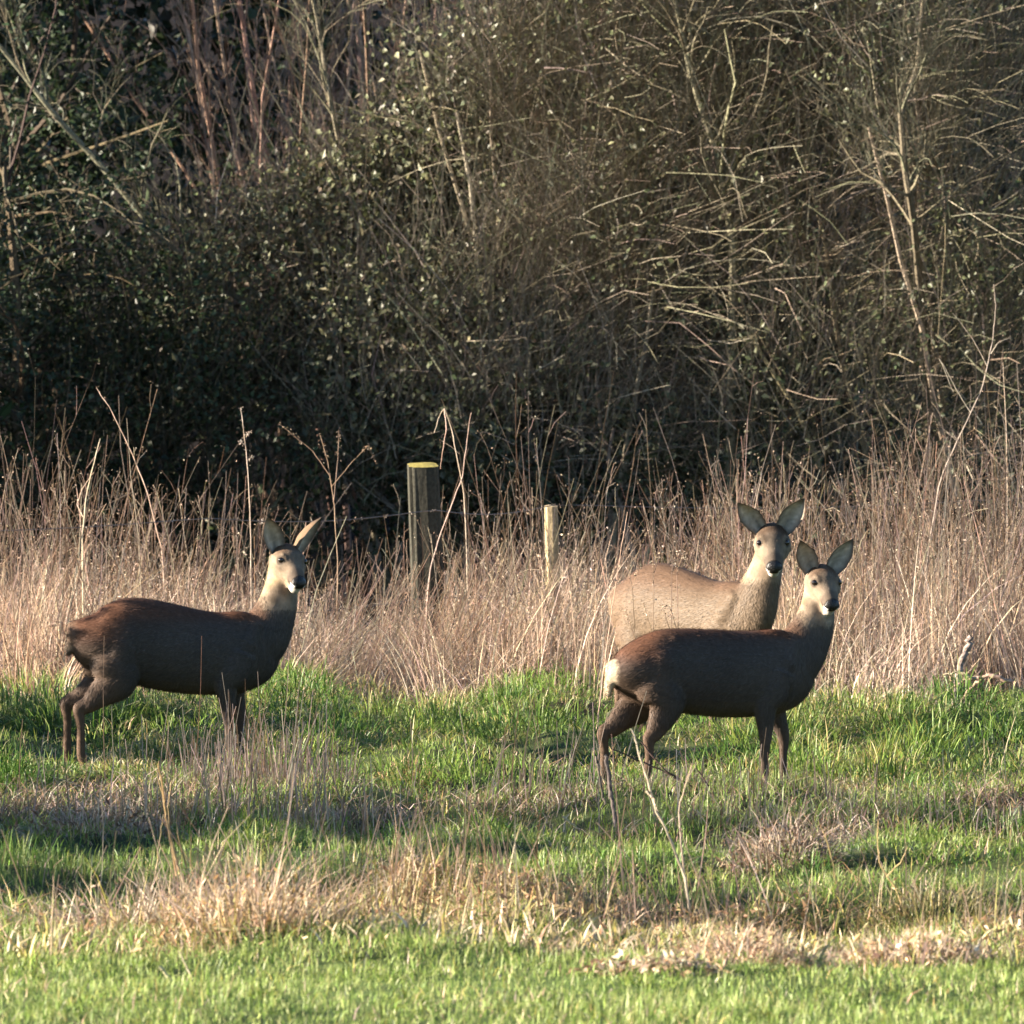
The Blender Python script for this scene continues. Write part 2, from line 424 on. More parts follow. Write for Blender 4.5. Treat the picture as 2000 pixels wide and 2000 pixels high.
# --- 6 right forked tree and neighbours
bare_tree('forked_tree', 'bare tree with a pale yellowish forked trunk standing out at the right of the hedge',
          [(at_x(1830, 58.6), 58.6, 0), W(1790, 560, 58.2), W(1768, 380, 57.7), W(1756, 230, 57.7), W(1785, 140, 58), W(1800, -40, 58.2)], 0.030, BARK_LICHEN, 15, 200, 0.7, 0.55, (0.2, -0.05, 0.2), 0.9, 500)
bare_tree('crooked_tree', 'bare crooked tree with light branches in the upper middle right of the hedge',
          [(at_x(1420, 59.0), 59.0, 0), W(1430, 480, 59), W(1400, 300, 59), W(1345, 120, 59), W(1300, -60, 59)], 0.035, BARK_LICHEN, 30, 260, 1.0, 0.7, (0.4, -0.05, 0.4), 0.7, 600)
bare_tree('slender_tree', 'slender bare tree with a straight yellowish trunk rising out of the ivy mound',
          [(at_x(740, 61.5), 61.5, 0), W(700, 420, 61.2), W(650, 200, 60.8), W(625, 60, 61), W(600, -80, 61)], 0.022, BARK_LICHEN, 16, 140, 0.8, 0.5, (0.1, 0, 0.6), 0.5, 300)

# --- 9 the wood behind: one dark mass, and trees off to the left that shade the hedge and the meadow
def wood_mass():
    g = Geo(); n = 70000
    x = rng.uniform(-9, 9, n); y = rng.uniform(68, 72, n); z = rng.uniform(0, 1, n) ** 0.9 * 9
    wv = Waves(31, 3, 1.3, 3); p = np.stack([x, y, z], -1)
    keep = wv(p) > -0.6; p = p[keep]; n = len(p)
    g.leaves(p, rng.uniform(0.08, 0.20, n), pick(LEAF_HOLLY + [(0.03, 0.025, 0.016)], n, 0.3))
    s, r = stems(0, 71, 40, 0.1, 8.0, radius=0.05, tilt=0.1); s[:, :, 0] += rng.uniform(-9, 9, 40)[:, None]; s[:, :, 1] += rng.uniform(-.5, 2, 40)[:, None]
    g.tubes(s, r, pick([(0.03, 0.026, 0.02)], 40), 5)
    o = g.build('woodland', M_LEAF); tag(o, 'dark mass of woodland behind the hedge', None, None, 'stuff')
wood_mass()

def shade_tree(cx, cy, h, w, n, label, group='evergreens on the field edge beyond the left of the frame', name='hedge_tree', z0=0.0, leafsize=0.12, nb=90, nt=420):
    gt, gb, gl = Geo(), Geo(), Geo()
    s, r = stems(cx, cy, 5, w * 0.15, h, radius=0.06, tilt=0.16, z0=z0)
    gt.tubes(s, r, pick(BARK_DARK, len(s)), 5)
    b, br = grow(s, r, nb, w * 0.6, 1.0, (0, 0, 0.1), 5, 0.25, 0.05, 1.0, 0.5, 0.006)
    t, tr = grow(b, br, nt, 0.45, 0.8, (0, 0, 0), 3, 0.3, 0.1, 1.0, 0.5, 0.003)
    gb.tubes(b, br, pick(BARK_DARK, len(b)), 3); gb.tubes(t, tr, pick(BARK_DARK, len(t)), 3)
    leaf_on(t, n, leafsize, LEAF_HOLLY, gl, 0.1)
    return woody(name, label, 'tree', group, [('trunk', gt, M_WOOD, None), ('branches', gb, M_WOOD, 'stuff'), ('foliage', gl, M_LEAF, 'stuff')], (cx, cy, z0))

for sx, sy, sh, sw in ((-9.5, 59.5, 4.0, 2.4), (-11, 62, 4.7, 2.8), (-9.0, 66, 6.6, 3.0), (-13, 60, 4.4, 3.0), (-12, 69, 8.0, 3.4), (-7.2, 64.0, 5.6, 2.4), (-9.5, 72, 9.5, 3.4), (-7.5, 69, 8.0, 3.0), (-5.2, 64.6, 5.2, 1.8), (-5.6, 58.4, 2.9, 1.6), (-8.2, 57.7, 3.6, 1.9), (-12, 57.0, 4.7, 2.2)):
    shade_tree(sx, sy, sh, sw, 4500, 'evergreen tree on the field edge outside the left of the picture')
for sx, sy, sh, sw in ((-8.0, 33.8, 2.1, 1.0), (-8.4, 35.6, 2.5, 1.1), (-11.5, 32.0, 3.6, 1.1), (-4.7, 40.6, 1.15, .8), (-5.0, 42.6, .95, .8)):
    shade_tree(sx, sy, sh, sw, 4200, 'low field bush outside the left of the picture', 'field bushes beyond the left of the frame', 'field_bush', 0, 0.1, 80, 400)

# ------------------------------------------------------------------ wire fence
def fence():
    root = empty('wire_fence', (0, 48.5, 0))
    tag(root, 'old barbed wire fence with weathered wooden posts half hidden in the dry grass', 'fence')
    def post(x, y, z0, h, r, lean, sides, flat, tint, name='fence_post', top=None, square=False):
        K = 7; t = np.linspace(0, 1, K)
        g = Geo(); ang = np.arange(sides) / sides * 2 * np.pi
        V = []; groove = 1 + .035 * rng.normal(size=sides)
        for k in range(K):
            rr = r * (1.06 - 0.10 * t[k]) * groove * (1 + 0.012 * rng.normal(size=sides))
            pw = 0.45 if square else 1.0; cx_ = np.sign(np.cos(ang)) * np.abs(np.cos(ang)) ** pw * rr; sy_ = np.sign(np.sin(ang)) * np.abs(np.sin(ang)) ** pw * rr * flat
            tw = R(12) if square else 0
            ring = np.stack([cx_ * math.cos(tw) - sy_ * math.sin(tw), cx_ * math.sin(tw) + sy_ * math.cos(tw), np.full(sides, z0 + t[k] * (h - z0))], -1)
            ring[:, 0] += lean * t[k] * h
            if k == K - 1: ring[:, 2] += -ring[:, 1] * -0.16
            V.append(ring)
        V = np.concatenate(V)
        q = [[k * sides + s, k * sides + (s + 1) % sides, (k + 1) * sides + (s + 1) % sides, (k + 1) * sides + s] for k in range(K - 1) for s in range(sides)]
        tc = V[-sides:].mean(0); c = np.tile(tint, (len(V) + 1 + sides, 1)) * (1 + 0.12 * rng.normal(size=(len(V) + 1 + sides, 1)))
        cap = V[-sides:] * 1.0; cap0 = len(V)
        V = np.concatenate([V, cap, tc[None] + [[0, 0, 0.006]]])
        c[cap0:] = top if top is not None else tint
        tr = [[cap0 + s, cap0 + (s + 1) % sides, cap0 + sides] for s in range(sides)]
        g.add(V - np.array([0, 0, 0]), q, np.clip(c, 0.01, 1), tr)
        o = g.build(name, M_WOOD, root); o.location = (x, y - 48.5, 0)
        return o
    d1 = 48.5
    post(at_x(846, d1), d1, -0.3, at_z(908, d1), 0.083, -0.045, 28, 0.95, np.array([0.038, 0.036, 0.027]), top=np.array([0.26, 0.21, 0.055]), square=True)
    d2 = 49.3
    post(at_x(1086, d2), d2, -0.3, at_z(988, d2), 0.043, -0.03, 9, 0.9, np.array([0.30, 0.235, 0.14]))
    # three strands of barbed wire
    def wire(pts, rad=0.0028):
        P = np.array(pts); K = 60
        u = np.linspace(0, 1, K) * (len(P) - 1); k = np.minimum(u.astype(int), len(P) - 2); f = (u - k)[:, None]
        path = P[k] * (1 - f) + P[k + 1] * f
        path[:, 2] -= 0.04 * np.sin(np.pi * f[:, 0]) + 0
        path = path - np.array([0, 48.5, 0])
        g = Geo(); g.tubes(path[None], np.full((1, K), rad), np.array([[0.16, 0.13, 0.11]]), 4)
        w = g.build('barbed_wire', M_METAL, root)
        gb = Geo(); n = 46
        uu = np.linspace(0.01, 0.99, n) * (K - 1); kk = uu.astype(int)
        c = path[kk] + (path[np.minimum(kk + 1, K - 1)] - path[kk]) * (uu - kk)[:, None]
        for s in (-1, 1):
            dd = unit(rng.normal(size=(n, 3)) * np.array([0.4, 1, 1])) * 0.018
            gb.tubes(np.stack([c - dd, c, c + dd], 1), np.full((n, 3), 0.0018), np.tile([0.22, 0.18, 0.15], (n, 1)), 3)
        tag(gb.build('barbs', M_METAL, w), kind='stuff')
    d0, dr = 47.6, 50.2
    for rows in ((1012, 996, 985, 972), (1195, 1165, 1138, 1068), (1275, 1262, 1250, 1205)):
        wire([(at_x(-400, 46.5), 46.5, at_z(rows[0] + 20, 46.5)), (at_x(400, d0), d0, at_z(rows[0], d0)), (at_x(846, d1 - .1), d1 - 0.1, at_z(rows[1], d1 - .1)),
              (at_x(1086, d2 - .07), d2 - 0.07, at_z(rows[2], d2 - .07)), (at_x(2000, dr), dr, at_z(rows[3], dr)), (at_x(2500, dr + .6), dr + .6, at_z(rows[3] - 5, dr + .6))])
fence()

# ------------------------------------------------------------------ deer
def sweep(path, ra, rb, side=(0, 1, 0), sides=20):
    """closed tube: ra = half width along side, rb = half width along the third axis"""
    path = np.array(path, float); K = len(path)
    t = unit(np.gradient(path, axis=0)); s = unit(np.array(side, float) - (t @ np.array(side, float))[:, None] * t)
    u = np.cross(t, s)
    ang = np.arange(sides) / sides * 2 * np.pi
    ra, rb = np.asarray(ra, float), np.asarray(rb, float)
    V = path[:, None] + s[:, None] * (ra[:, None] * np.cos(ang))[..., None] + u[:, None] * (rb[:, None] * np.sin(ang))[..., None]
    V = V.reshape(-1, 3)
    F = [[k * sides + i, k * sides + (i + 1) % sides, (k + 1) * sides + (i + 1) % sides, (k + 1) * sides + i] for k in range(K - 1) for i in range(sides)]
    n = len(V); V = np.concatenate([V, path[:1] - t[:1] * min(ra[0], rb[0]) * .6, path[-1:] + t[-1:] * min(ra[-1], rb[-1]) * .6])
    T = [[(i + 1) % sides, i, n] for i in range(sides)] + [[(K - 1) * sides + i, (K - 1) * sides + (i + 1) % sides, n + 1] for i in range(sides)]
    return V, F, T

def smooth_path(pts, vals, K):
    """Catmull-Rom resampling of points and of the values that go with them"""
    P = np.concatenate([np.array(pts, float), np.array(vals, float)], axis=1)
    P = np.concatenate([2 * P[:1] - P[1:2], P, 2 * P[-1:] - P[-2:-1]])
    u = np.linspace(0, len(pts) - 1 - 1e-6, K); k = u.astype(int); f = (u - k)[:, None]
    a, b, c, d = P[k], P[k + 1], P[k + 2], P[k + 3]
    out = 0.5 * (2 * b + (c - a) * f + (2 * a - 5 * b + 4 * c - d) * f ** 2 + (3 * b - a - 3 * c + d) * f ** 3)
    return out[:, :3], out[:, 3:]

TOP_FLAT = [(-.47, .600, .525, .040), (-.44, .620, .475, .075), (-.37, .664, .42, .108), (-.27, .706, .375, .126), (-.17, .719, .362, .130), (0, .714, .340, .136),
            (.12, .706, .332, .136), (.25, .706, .336, .122), (.34, .712, .352, .106), (.42, .700, .395, .085), (.475, .66, .46, .05)]
TOP_HIGH = [(-.47, .690, .62, .035), (-.44, .706, .56, .072), (-.37, .738, .46, .108), (-.27, .770, .400, .126), (-.17, .780, .388, .130), (-.04, .756, .358, .136),
            (.10, .724, .338, .136), (.22, .710, .335, .124), (.33, .716, .350, .106), (.42, .702, .395, .085), (.475, .66, .46, .05)]

def make_deer(label, loc, heading, scale, trunk, eye_mid, yaw, pitch, roll, legs, ear_spread, patch=1.0, seed=0, coat=(0.054, 0.047, 0.044), ear_turn=(.16, .16), sun_red=.8, hscale=1.0, face=1.0):
    lr = np.random.default_rng(seed)
    V, F, T = [], [], []; n = 0
    def add(v, f, t):
        nonlocal n
        V.append(v); F.extend([[i + n for i in q] for q in f]); T.extend([[i + n for i in q] for q in t]); n += len(v)
    # trunk
    tr = np.array(trunk)
    pts = np.stack([tr[:, 0], 0 * tr[:, 0], (tr[:, 1] + tr[:, 2]) / 2], -1)
    p, v = smooth_path(pts, np.stack([tr[:, 3], (tr[:, 1] - tr[:, 2]) / 2], -1), 40)
    add(*sweep(p, v[:, 0], v[:, 1], sides=28))
    # head frame
    ly = yaw - heading
    f = np.array([math.cos(ly) * math.cos(pitch), math.sin(ly) * math.cos(pitch), -math.sin(pitch)])
    l = np.array([-math.sin(ly), math.cos(ly), 0.0]); u = np.cross(f, l)
    l, u = l * math.cos(roll) + u * math.sin(roll), u * math.cos(roll) - l * math.sin(roll)
    H = np.stack([f, l, u])                              # rows: forward, left, up
    P = np.array(eye_mid) - H.T @ np.array([0.080, 0, 0.030]) * hscale
    hw = lambda q: P + np.asarray(q) @ H * hscale
    hs = [(-.045, .030, .034, .030), (-.015, .052, .056, .050), (.02, .070, .066, .062), (.055, .079, .074, .063), (.085, .073, .070, .055), (.115, .056, .057, .042),
          (.145, .042, .044, .029), (.175, .037, .036, .018), (.198, .036, .028, .010), (.210, .030, .021, .004)]
    hs = np.array(hs)
    p, v = smooth_path(hw(np.stack([hs[:, 0], 0 * hs[:, 0], hs[:, 3] - hs[:, 2]], -1)), hs[:, 1:3], 26)
    add(*sweep(p, v[:, 0] * hscale, v[:, 1] * hscale, side=l, sides=24))
    # brow ridges, jaw
    for s in (-1, 1):
        b = hw(np.array([[.045, s * .044, .040], [.075, s * .047, .041], [.10, s * .038, .034]]))
        add(*sweep(b, [.010, .014, .009], [.010, .012, .009], side=l, sides=10))
    add(*sweep(hw([[.130, 0, -.048], [.165, 0, -.055], [.186, 0, -.055], [.198, 0, -.050]]), [.028, .029, .027, .018], [.024, .026, .025, .016], side=l, sides=14))
    # neck
    head_back = hw([-.005, 0, -.012]); base = np.array([.42, 0, .585])
    mid1 = base + (head_back - base) * np.array([.62, .35, .36])
    mid2 = base + (head_back - base) * np.array([.92, .8, .70])
    p, v = smooth_path([(.32, 0, .53), base, mid1, mid2, head_back], [(.086, .13), (.082, .126), (.070, .096), (.060, .073), (.060, .064)], 26)
    add(*sweep(p, v[:, 0], v[:, 1], sides=22))
    for q in (-1, 1):                                    # shoulder blade, haunch, ribs
        add(*sweep([(.385, q * .05, .655), (.33, q * .075, .57), (.275, q * .083, .47)], [.030, .042, .036], [.036, .058, .046], sides=14))
        add(*sweep([(-.17, q * .05, .665), (-.24, q * .078, .575), (-.27, q * .085, .47)], [.04, .056, .048], [.05, .095, .08], sides=14))
    # legs
    for name, joints in legs.items():
        j = np.array(joints, float)                      # x, y, z, half width sideways, half width fore-aft
        p, v = smooth_path(j[:, :3], j[:, 3:], 34)
        add(*sweep(p, v[:, 0], v[:, 1], sides=16))
    # tail tuft
    add(*sweep([(-.45, 0, trunk[0][1] - .055), (-.473, 0, trunk[0][1] - .10), (-.483, 0, trunk[0][1] - .17)], [.033, .03, .012], [.02, .02, .010], sides=10))
    V = np.concatenate(V)
    me = bpy.data.meshes.new('tmp'); me.from_pydata(V.tolist(), [], F + T)
    tmp = bpy.data.objects.new('tmp', me); col.objects.link(tmp)
    rm = tmp.modifiers.new('r', 'REMESH'); rm.mode = 'VOXEL'; rm.voxel_size = 0.0074
    sm = tmp.modifiers.new('s', 'SMOOTH'); sm.factor = 0.5; sm.iterations = 5
    dg = bpy.context.evaluated_depsgraph_get()
    ev = bpy.data.meshes.new_from_object(tmp.evaluated_get(dg))
    bpy.data.objects.remove(tmp)
    nv = len(ev.vertices); v = np.zeros(nv * 3, np.float32); ev.vertices.foreach_get('co', v); v = v.reshape(-1, 3).astype(float)
    nn = np.zeros(nv * 3, np.float32); ev.vertices.foreach_get('normal', nn); nn = nn.reshape(-1, 3).astype(float)
    npoly = len(ev.polygons); li = np.zeros(len(ev.loops), np.int32); ev.loops.foreach_get('vertex_index', li)
    lt = np.zeros(npoly, np.int32); ev.polygons.foreach_get('loop_total', lt)
    assert (lt == 4).all()
    quads = li.reshape(-1, 4)
    bpy.data.meshes.remove(ev)
    # coat colours by region: pelage, with sun and shade painted in places
    wv = Waves(seed + 50, 3, 9.0, 3)
    h = (v - P) @ H.T / hscale                                    # head coordinates
    inhead = (h[:, 0] > -.03) & (np.abs(h[:, 1]) < .12) & (np.abs(h[:, 2]) < .16) & (v[:, 2] > .72)
    sst = lambda a, b, x: (lambda t: t * t * (3 - 2 * t))(np.clip((x - a) / (b - a), 0, 1))
    C = np.tile(np.array(coat), (nv, 1))  # for the front deer a dark bluish grey that stands for flank shade
    mix = lambda w, c: C * (1 - w[:, None]) + w[:, None] * np.array(c)
    C = C * (1 + 0.10 * wv(v)[:, None])
    C = mix(sst(.60, .72, v[:, 2]) * (v[:, 0] < .38) * .45, (0.065, 0.032, 0.019))            # darker back
    red = sst(-.20, -.34, v[:, 0]) * sst(.52, .64, v[:, 2]) + sst(.20, .30, v[:, 0]) * sst(.66, .70, v[:, 2]) * sst(.46, .40, v[:, 0])
    red = red + .55 * sst(.655, .715, v[:, 2]) * sst(.46, .40, v[:, 0])
    C = mix(np.clip(red, 0, 1) * sun_red, (0.105, 0.046, 0.025))                                   # red-brown of grazing sun painted on rump, withers and back
    C = mix(sst(.42, .34, v[:, 2]) * (np.abs(v[:, 1]) < .10) * (v[:, 0] > -.3) * .4 * sst(.30, .335, v[:, 2]), (0.11, 0.085, 0.06))
    C = mix(sst(.34, .20, v[:, 2]) * .55, (0.085, 0.052, 0.034))                              # legs
    C = mix(sst(-.20, -.34, v[:, 0]) * sst(.60, .50, v[:, 2]) * .6, (0.095, 0.058, 0.037))
    C = mix(sst(.62, .80, v[:, 2]) * sst(.30, .42, v[:, 0]) * .7, (0.135, 0.100, 0.073))       # neck greyer
    zt = trunk[0][1]
    d2 = ((v[:, 0] + .485) / .050) ** 2 + ((v[:, 2] - zt + .065) / .085) ** 2 + (v[:, 1] / .075) ** 2
    C = mix(sst(1.25, .75, d2) * patch, (0.40, 0.325, 0.235))                                  # rump patch
    tail = (v[:, 0] < -.455) & (np.abs(v[:, 1]) < .03) & (v[:, 2] < zt - .02) & (v[:, 2] > zt - .2)
    C[tail] = C[tail] * (1 - patch) + np.array([0.40, 0.32, 0.225]) * patch
    C = mix(sst(.03, .015, v[:, 2]), (0.02, 0.018, 0.016))                                   # hooves
    ih = inhead.astype(float)
    C = mix(ih * .8, (0.20, 0.150, 0.105))
    C = mix(ih * sst(.005, .045, h[:, 2]) * sst(.085, .045, h[:, 0]) * .9, (0.070, 0.044, 0.030))   # brown crown, darkened for the shadow of the ear
    C = mix(ih * sst(-.03, -.07, h[:, 2]) * sst(.14, .08, h[:, 0]) * .7, (0.30, 0.22, 0.12))     # throat
    C = mix(ih * sst(.004, .022, h[:, 2]) * sst(.052, .034, np.abs(h[:, 1])) * sst(.125, .085, h[:, 0]) * .85, (0.100, 0.066, 0.045))   # brown forehead
    C = C * (1 + (.22 * Waves(seed + 70, 3, 70.0, 2)(h))[:, None] * ih[:, None])
    C = mix(ih * sst(.02, .05, h[:, 2]) * sst(.03, .012, np.abs(h[:, 1])) * sst(.09, .15, h[:, 0]) * .35, (0.20, 0.15, 0.11))
    eyeq = np.array([.088, .060, .026]); de = np.linalg.norm((np.abs(h) * np.array([0, 1, 0]) + h * np.array([1, 0, 1])) - eyeq, axis=1)
    C = mix(ih * sst(.040, .026, de) * .35 * sst(.03, .015, h[:, 2]), (0.27, 0.22, 0.165))
    C = mix(ih * sst(.024, .018, de) * .8, (0.05, 0.038, 0.03))
    C = mix(ih * sst(.010, .030, h[:, 2]) * sst(.045, .020, np.abs(h[:, 1])) * sst(.04, .08, h[:, 0]) * sst(.19, .15, h[:, 0]) * .6, (0.145, 0.115, 0.09))   # grey bridge of the nose
    C = mix(ih * sst(.03, .05, h[:, 0]) * sst(.15, .12, h[:, 0]) * sst(.0, -.03, h[:, 2]) * sst(-.075, -.05, h[:, 2]) * .5, (0.27, 0.215, 0.155))   # pale cheek
    hc_ = np.stack([np.clip(h[:, 0], .150, .195), 0 * h[:, 0], -.045 + 0 * h[:, 0]], -1)
    near_chin = sst(.044, .036, np.linalg.norm((h - hc_) * np.array([1, .8, 1]), axis=1))
    C = mix(ih * sst(.135, .165, h[:, 0]) * sst(-.045, -.020, h[:, 2]) * .75, (0.075, 0.058, 0.047))
    C = mix(ih * near_chin * sst(.160, .172, h[:, 0]) * sst(-.036, -.043, h[:, 2]) * sst(.031, .017, np.abs(h[:, 1])) * .85, (0.46, 0.43, 0.39))   # white chin
    C = mix(ih * sst(.186, .193, h[:, 0] + .32 * h[:, 2]) * sst(-.033, -.029, h[:, 2]), (0.011, 0.010, 0.010))   # black muzzle
    C = mix(ih * sst(.155, .172, h[:, 0]) * sst(.010, .003, np.abs(h[:, 2] + .030)) * .85, (0.02, 0.017, 0.015))   # dark line of the mouth
    no = np.linalg.norm((np.abs(h) * np.array([0, 1, 0]) + h * np.array([1, 0, 1])) - np.array([.203, .019, -.012]), axis=1)
    C = mix(ih * sst(.010, .006, no), (0.003, 0.003, 0.003))
    sp = ih * sst(.010, .006, np.abs(np.abs(h[:, 1]) - .028)) * sst(.186, .190, h[:, 0]) * sst(-.020, -.025, h[:, 2]) * sst(-.040, -.036, h[:, 2])
    C = mix(sp, (0.75, 0.73, 0.69))                                                              # pale lip corners
    C = C * (1 - (1 - face) * ih * sst(.85, 1.1, v[:, 2] / v[:, 2].max() * 1.15))[:, None]
    nose_v = (ih > 0) & (h[:, 0] + .32 * h[:, 2] > .190) & (h[:, 2] > -.031)
    C = np.clip(C, 0.004, 0.9)
    base_v, base_n, base_c = v, nn, C
    # ears: cupped leaves with thickness, part of the same mesh
    EV, EQ, EC, en = [], [], [], nv
    for s in (-1, 1):
        nu, nw = 16, 9
        L, Wd = .178 * lr.uniform(.95, 1.04), .046
        uu = np.linspace(0, 1, nu); ww = np.linspace(-1, 1, nw)
        width = Wd * np.interp(uu, [0, .12, .28, .42, .55, .70, .83, .93, 1.0], [.62, .78, .95, 1.0, .96, .78, .50, .24, .05]) * (1 + .03 * lr.normal(size=nu))
        ax = unit(np.array([-.24, s * math.sin(ear_spread[(s + 1) // 2]), math.cos(ear_spread[(s + 1) // 2])]) )
        et = ear_turn[(s + 1) // 2]; fwd = np.array([math.sqrt(1 - et * et), s * et, .12]); fwd = unit(fwd - (fwd @ ax) * ax)          # where the cup opens
        sd = np.cross(ax, fwd)
        root = np.array([-.004, s * .051, .036])
        layers = []
        for off in (0.0, 1.0):
            depth = (1 - ww ** 2)[None, :] * width[:, None] * 0.80
            thick = (0.009 * (1 - uu) + 0.003)[:, None] * (1 - 0.75 * ww ** 2)[None]
            q = root + ax * (uu * L)[:, None, None] + sd * (width[:, None] * ww[None])[..., None] - fwd * (depth + off * thick)[..., None] + fwd * (0.020 + 0.01 * uu)[:, None, None] - ax * 0.02
            q = q + ax * 0 + np.array([0, s, 0]) * (0.012 * uu ** 2)[:, None, None]
            layers.append(q.reshape(-1, 3))
        nlay = nu * nw
        for k, q in enumerate(layers):
            EV.append(hw(q))
            tip = sst(.72, .95, np.repeat(uu, nw)); rim = np.abs(np.tile(ww, nu))
            if k == 0:
                c = np.tile([0.54, 0.47, 0.40], (nlay, 1)) * (1 - 0.75 * (1 - rim) * (1 - np.repeat(uu, nw)) ** 1.5)[:, None]  # inner ear darkened down to the base, as shade in the cup
                c = c * (1 + 0.12 * lr.normal(size=(nlay, 1)))
                rm_ = (sst(.55, .92, rim) * .9)[:, None]; c = c * (1 - rm_) + rm_ * np.array([0.075, 0.052, 0.036])
            else:
                c = np.tile([0.14, 0.095, 0.06], (nlay, 1))
            c = c * (1 - tip[:, None] * .8) + tip[:, None] * .8 * np.array([0.05, 0.038, 0.03])
            EC.append(np.clip(c, .01, .9))
        for a in range(nu - 1):
            for b in range(nw - 1):
                i0 = en + a * nw + b
                fr = [i0, i0 + 1, i0 + nw + 1, i0 + nw]
                EQ.append(fr); EQ.append([x + nlay for x in fr[::-1]])
        for a in range(nu - 1):
            for b in (0, nw - 1):
                i0 = en + a * nw + b; EQ.append([i0, i0 + nw, i0 + nw + nlay, i0 + nlay])
        for b in range(nw - 1):
            i0 = en + (nu - 1) * nw + b; EQ.append([i0, i0 + 1, i0 + 1 + nlay, i0 + nlay])
        en += 2 * nlay
    allv = np.concatenate([v] + EV); allc = np.concatenate([C] + EC)
    deer = mesh_obj('roe_deer', allv, np.concatenate([quads, np.array(EQ)]), allc, M_COAT, None, True)
    tag(deer, label, 'deer')
    deer.data.materials.append(M_NOSE)
    mi = np.zeros(len(deer.data.polygons), np.int32); mi[:len(quads)] = nose_v[quads].all(1)
    deer.data.polygons.foreach_set('material_index', mi)
    # eyes
    for s in (-1, 1):
        g = Geo(); th = np.linspace(0, np.pi, 9); ph = np.arange(12) / 12 * 2 * np.pi
        sv = np.stack([np.sin(th)[:, None] * np.cos(ph), np.sin(th)[:, None] * np.sin(ph), np.repeat(np.cos(th)[:, None], 12, 1)], -1).reshape(-1, 3) * .0138
        q = [[a * 12 + b, a * 12 + (b + 1) % 12, (a + 1) * 12 + (b + 1) % 12, (a + 1) * 12 + b] for a in range(8) for b in range(12)]
        e = mesh_obj('eye', sv, q, np.tile([0.010, 0.007, 0.006], (len(sv), 1)), M_EYE, deer, True)
        e.location = hw([.086, s * .0555, .025])
    # coat hair lying along the body, denser short hair on the head
    areaq = np.linalg.norm(np.cross(v[quads[:, 2]] - v[quads[:, 0]], v[quads[:, 3]] - v[quads[:, 1]]), axis=1)
    nh = 60000
    qi = lr.choice(len(quads), nh, p=areaq / areaq.sum())
    w = lr.dirichlet(np.ones(4), nh)
    hp = (v[quads[qi]] * w[..., None]).sum(1); hn = unit((nn[quads[qi]] * w[..., None]).sum(1)); hc = (C[quads[qi]] * w[..., None]).sum(1)
    hh = (hp - P) @ H.T / hscale
    ish = (hh[:, 0] > -.03) & (hp[:, 2] > .74) & (np.abs(hh[:, 1]) < .1)
    flow = np.where((hp[:, 2] < .40)[:, None] | ((hp[:, 0] > .38) & ~ish)[:, None], np.array([-.35, 0, -1.0]), np.array([-1.0, 0, -.35]))
    flow = np.where(ish[:, None], -f * 1.0, flow)
    flow = flow + lr.normal(0, .22, (nh, 3))
    fl = unit(flow - (flow * hn).sum(-1, keepdims=True) * hn)
    Lh = np.where(ish, .008, np.where(hp[:, 2] < .3, .010, .022)) * lr.uniform(.6, 1.3, nh)
    rump = (hp[:, 0] < -.43) & (hp[:, 2] > .42); Lh = np.where(rump, Lh * .9, Lh)
    keep = ~(ish & (hh[:, 0] > .165))
    hp, hn, hc, fl, Lh = hp[keep], hn[keep], hc[keep], fl[keep], Lh[keep]; nh = len(hp)
    sdv = np.cross(fl, hn); wd = (lr.uniform(.0009, .0020, nh))[:, None]
    tipp = hp + fl * Lh[:, None] + hn * (Lh * lr.uniform(.10, .42, nh))[:, None]
    hv = np.stack([hp - sdv * wd - hn * .001, hp + sdv * wd - hn * .001, tipp], 1).reshape(-1, 3)
    hcol = np.repeat(np.clip(hc * np.exp(lr.normal(0.03, .13, (nh, 1))), .006, .9), 3, axis=0)
    fur = mesh_obj('fur', hv, None, hcol, M_HAIR, deer, True, np.arange(nh * 3).reshape(-1, 3), np.repeat(unit(hn + lr.normal(0, .10, hn.shape)), 3, axis=0))
    fur['kind'] = 'stuff'
    deer.location = loc; deer.rotation_euler = (0, 0, heading); deer.scale = (scale,) * 3
    return deer

def leg_front(y, xe, xk, xf):
    return [(.29, y * .8, .52, .07, .10), (.27 + (xe - .25) * .5, y, .44, .058, .085), (xe, y, .385, .044, .060), ((xe + xk) / 2, y, .31, .033, .041), (xk, y, .235, .024, .028),
            ((xk + xf) / 2 - .002, y, .15, .0165, .018), (xf, y, .075, .018, .021), (xf + .012, y, .035, .019, .022), (xf + .02, y, .004, .020, .026)]
def leg_hind(y, xs, xh, zh, xf):
    return [(-.29, y * .4, .56, .05, .08), (-.28 + (xs + .22) * .3, y * .85, .49, .064, .110), (xs * .55 + (-.30) * .45, y, .415, .055, .098), (xs * .55 + xh * .45, y, .355, .043, .068), ((xs * .2 + xh * .8), y, (zh * .78 + .36 * .22), .030, .041),
            (xh, y, zh, .023, .030), (xh + (xf - xh) * .35 + .006, y, zh * .72, .0175, .020), (xf, y, .08, .018, .021), (xf + .014, y, .035, .019, .022), (xf + .022, y, .004, .020, .026)]

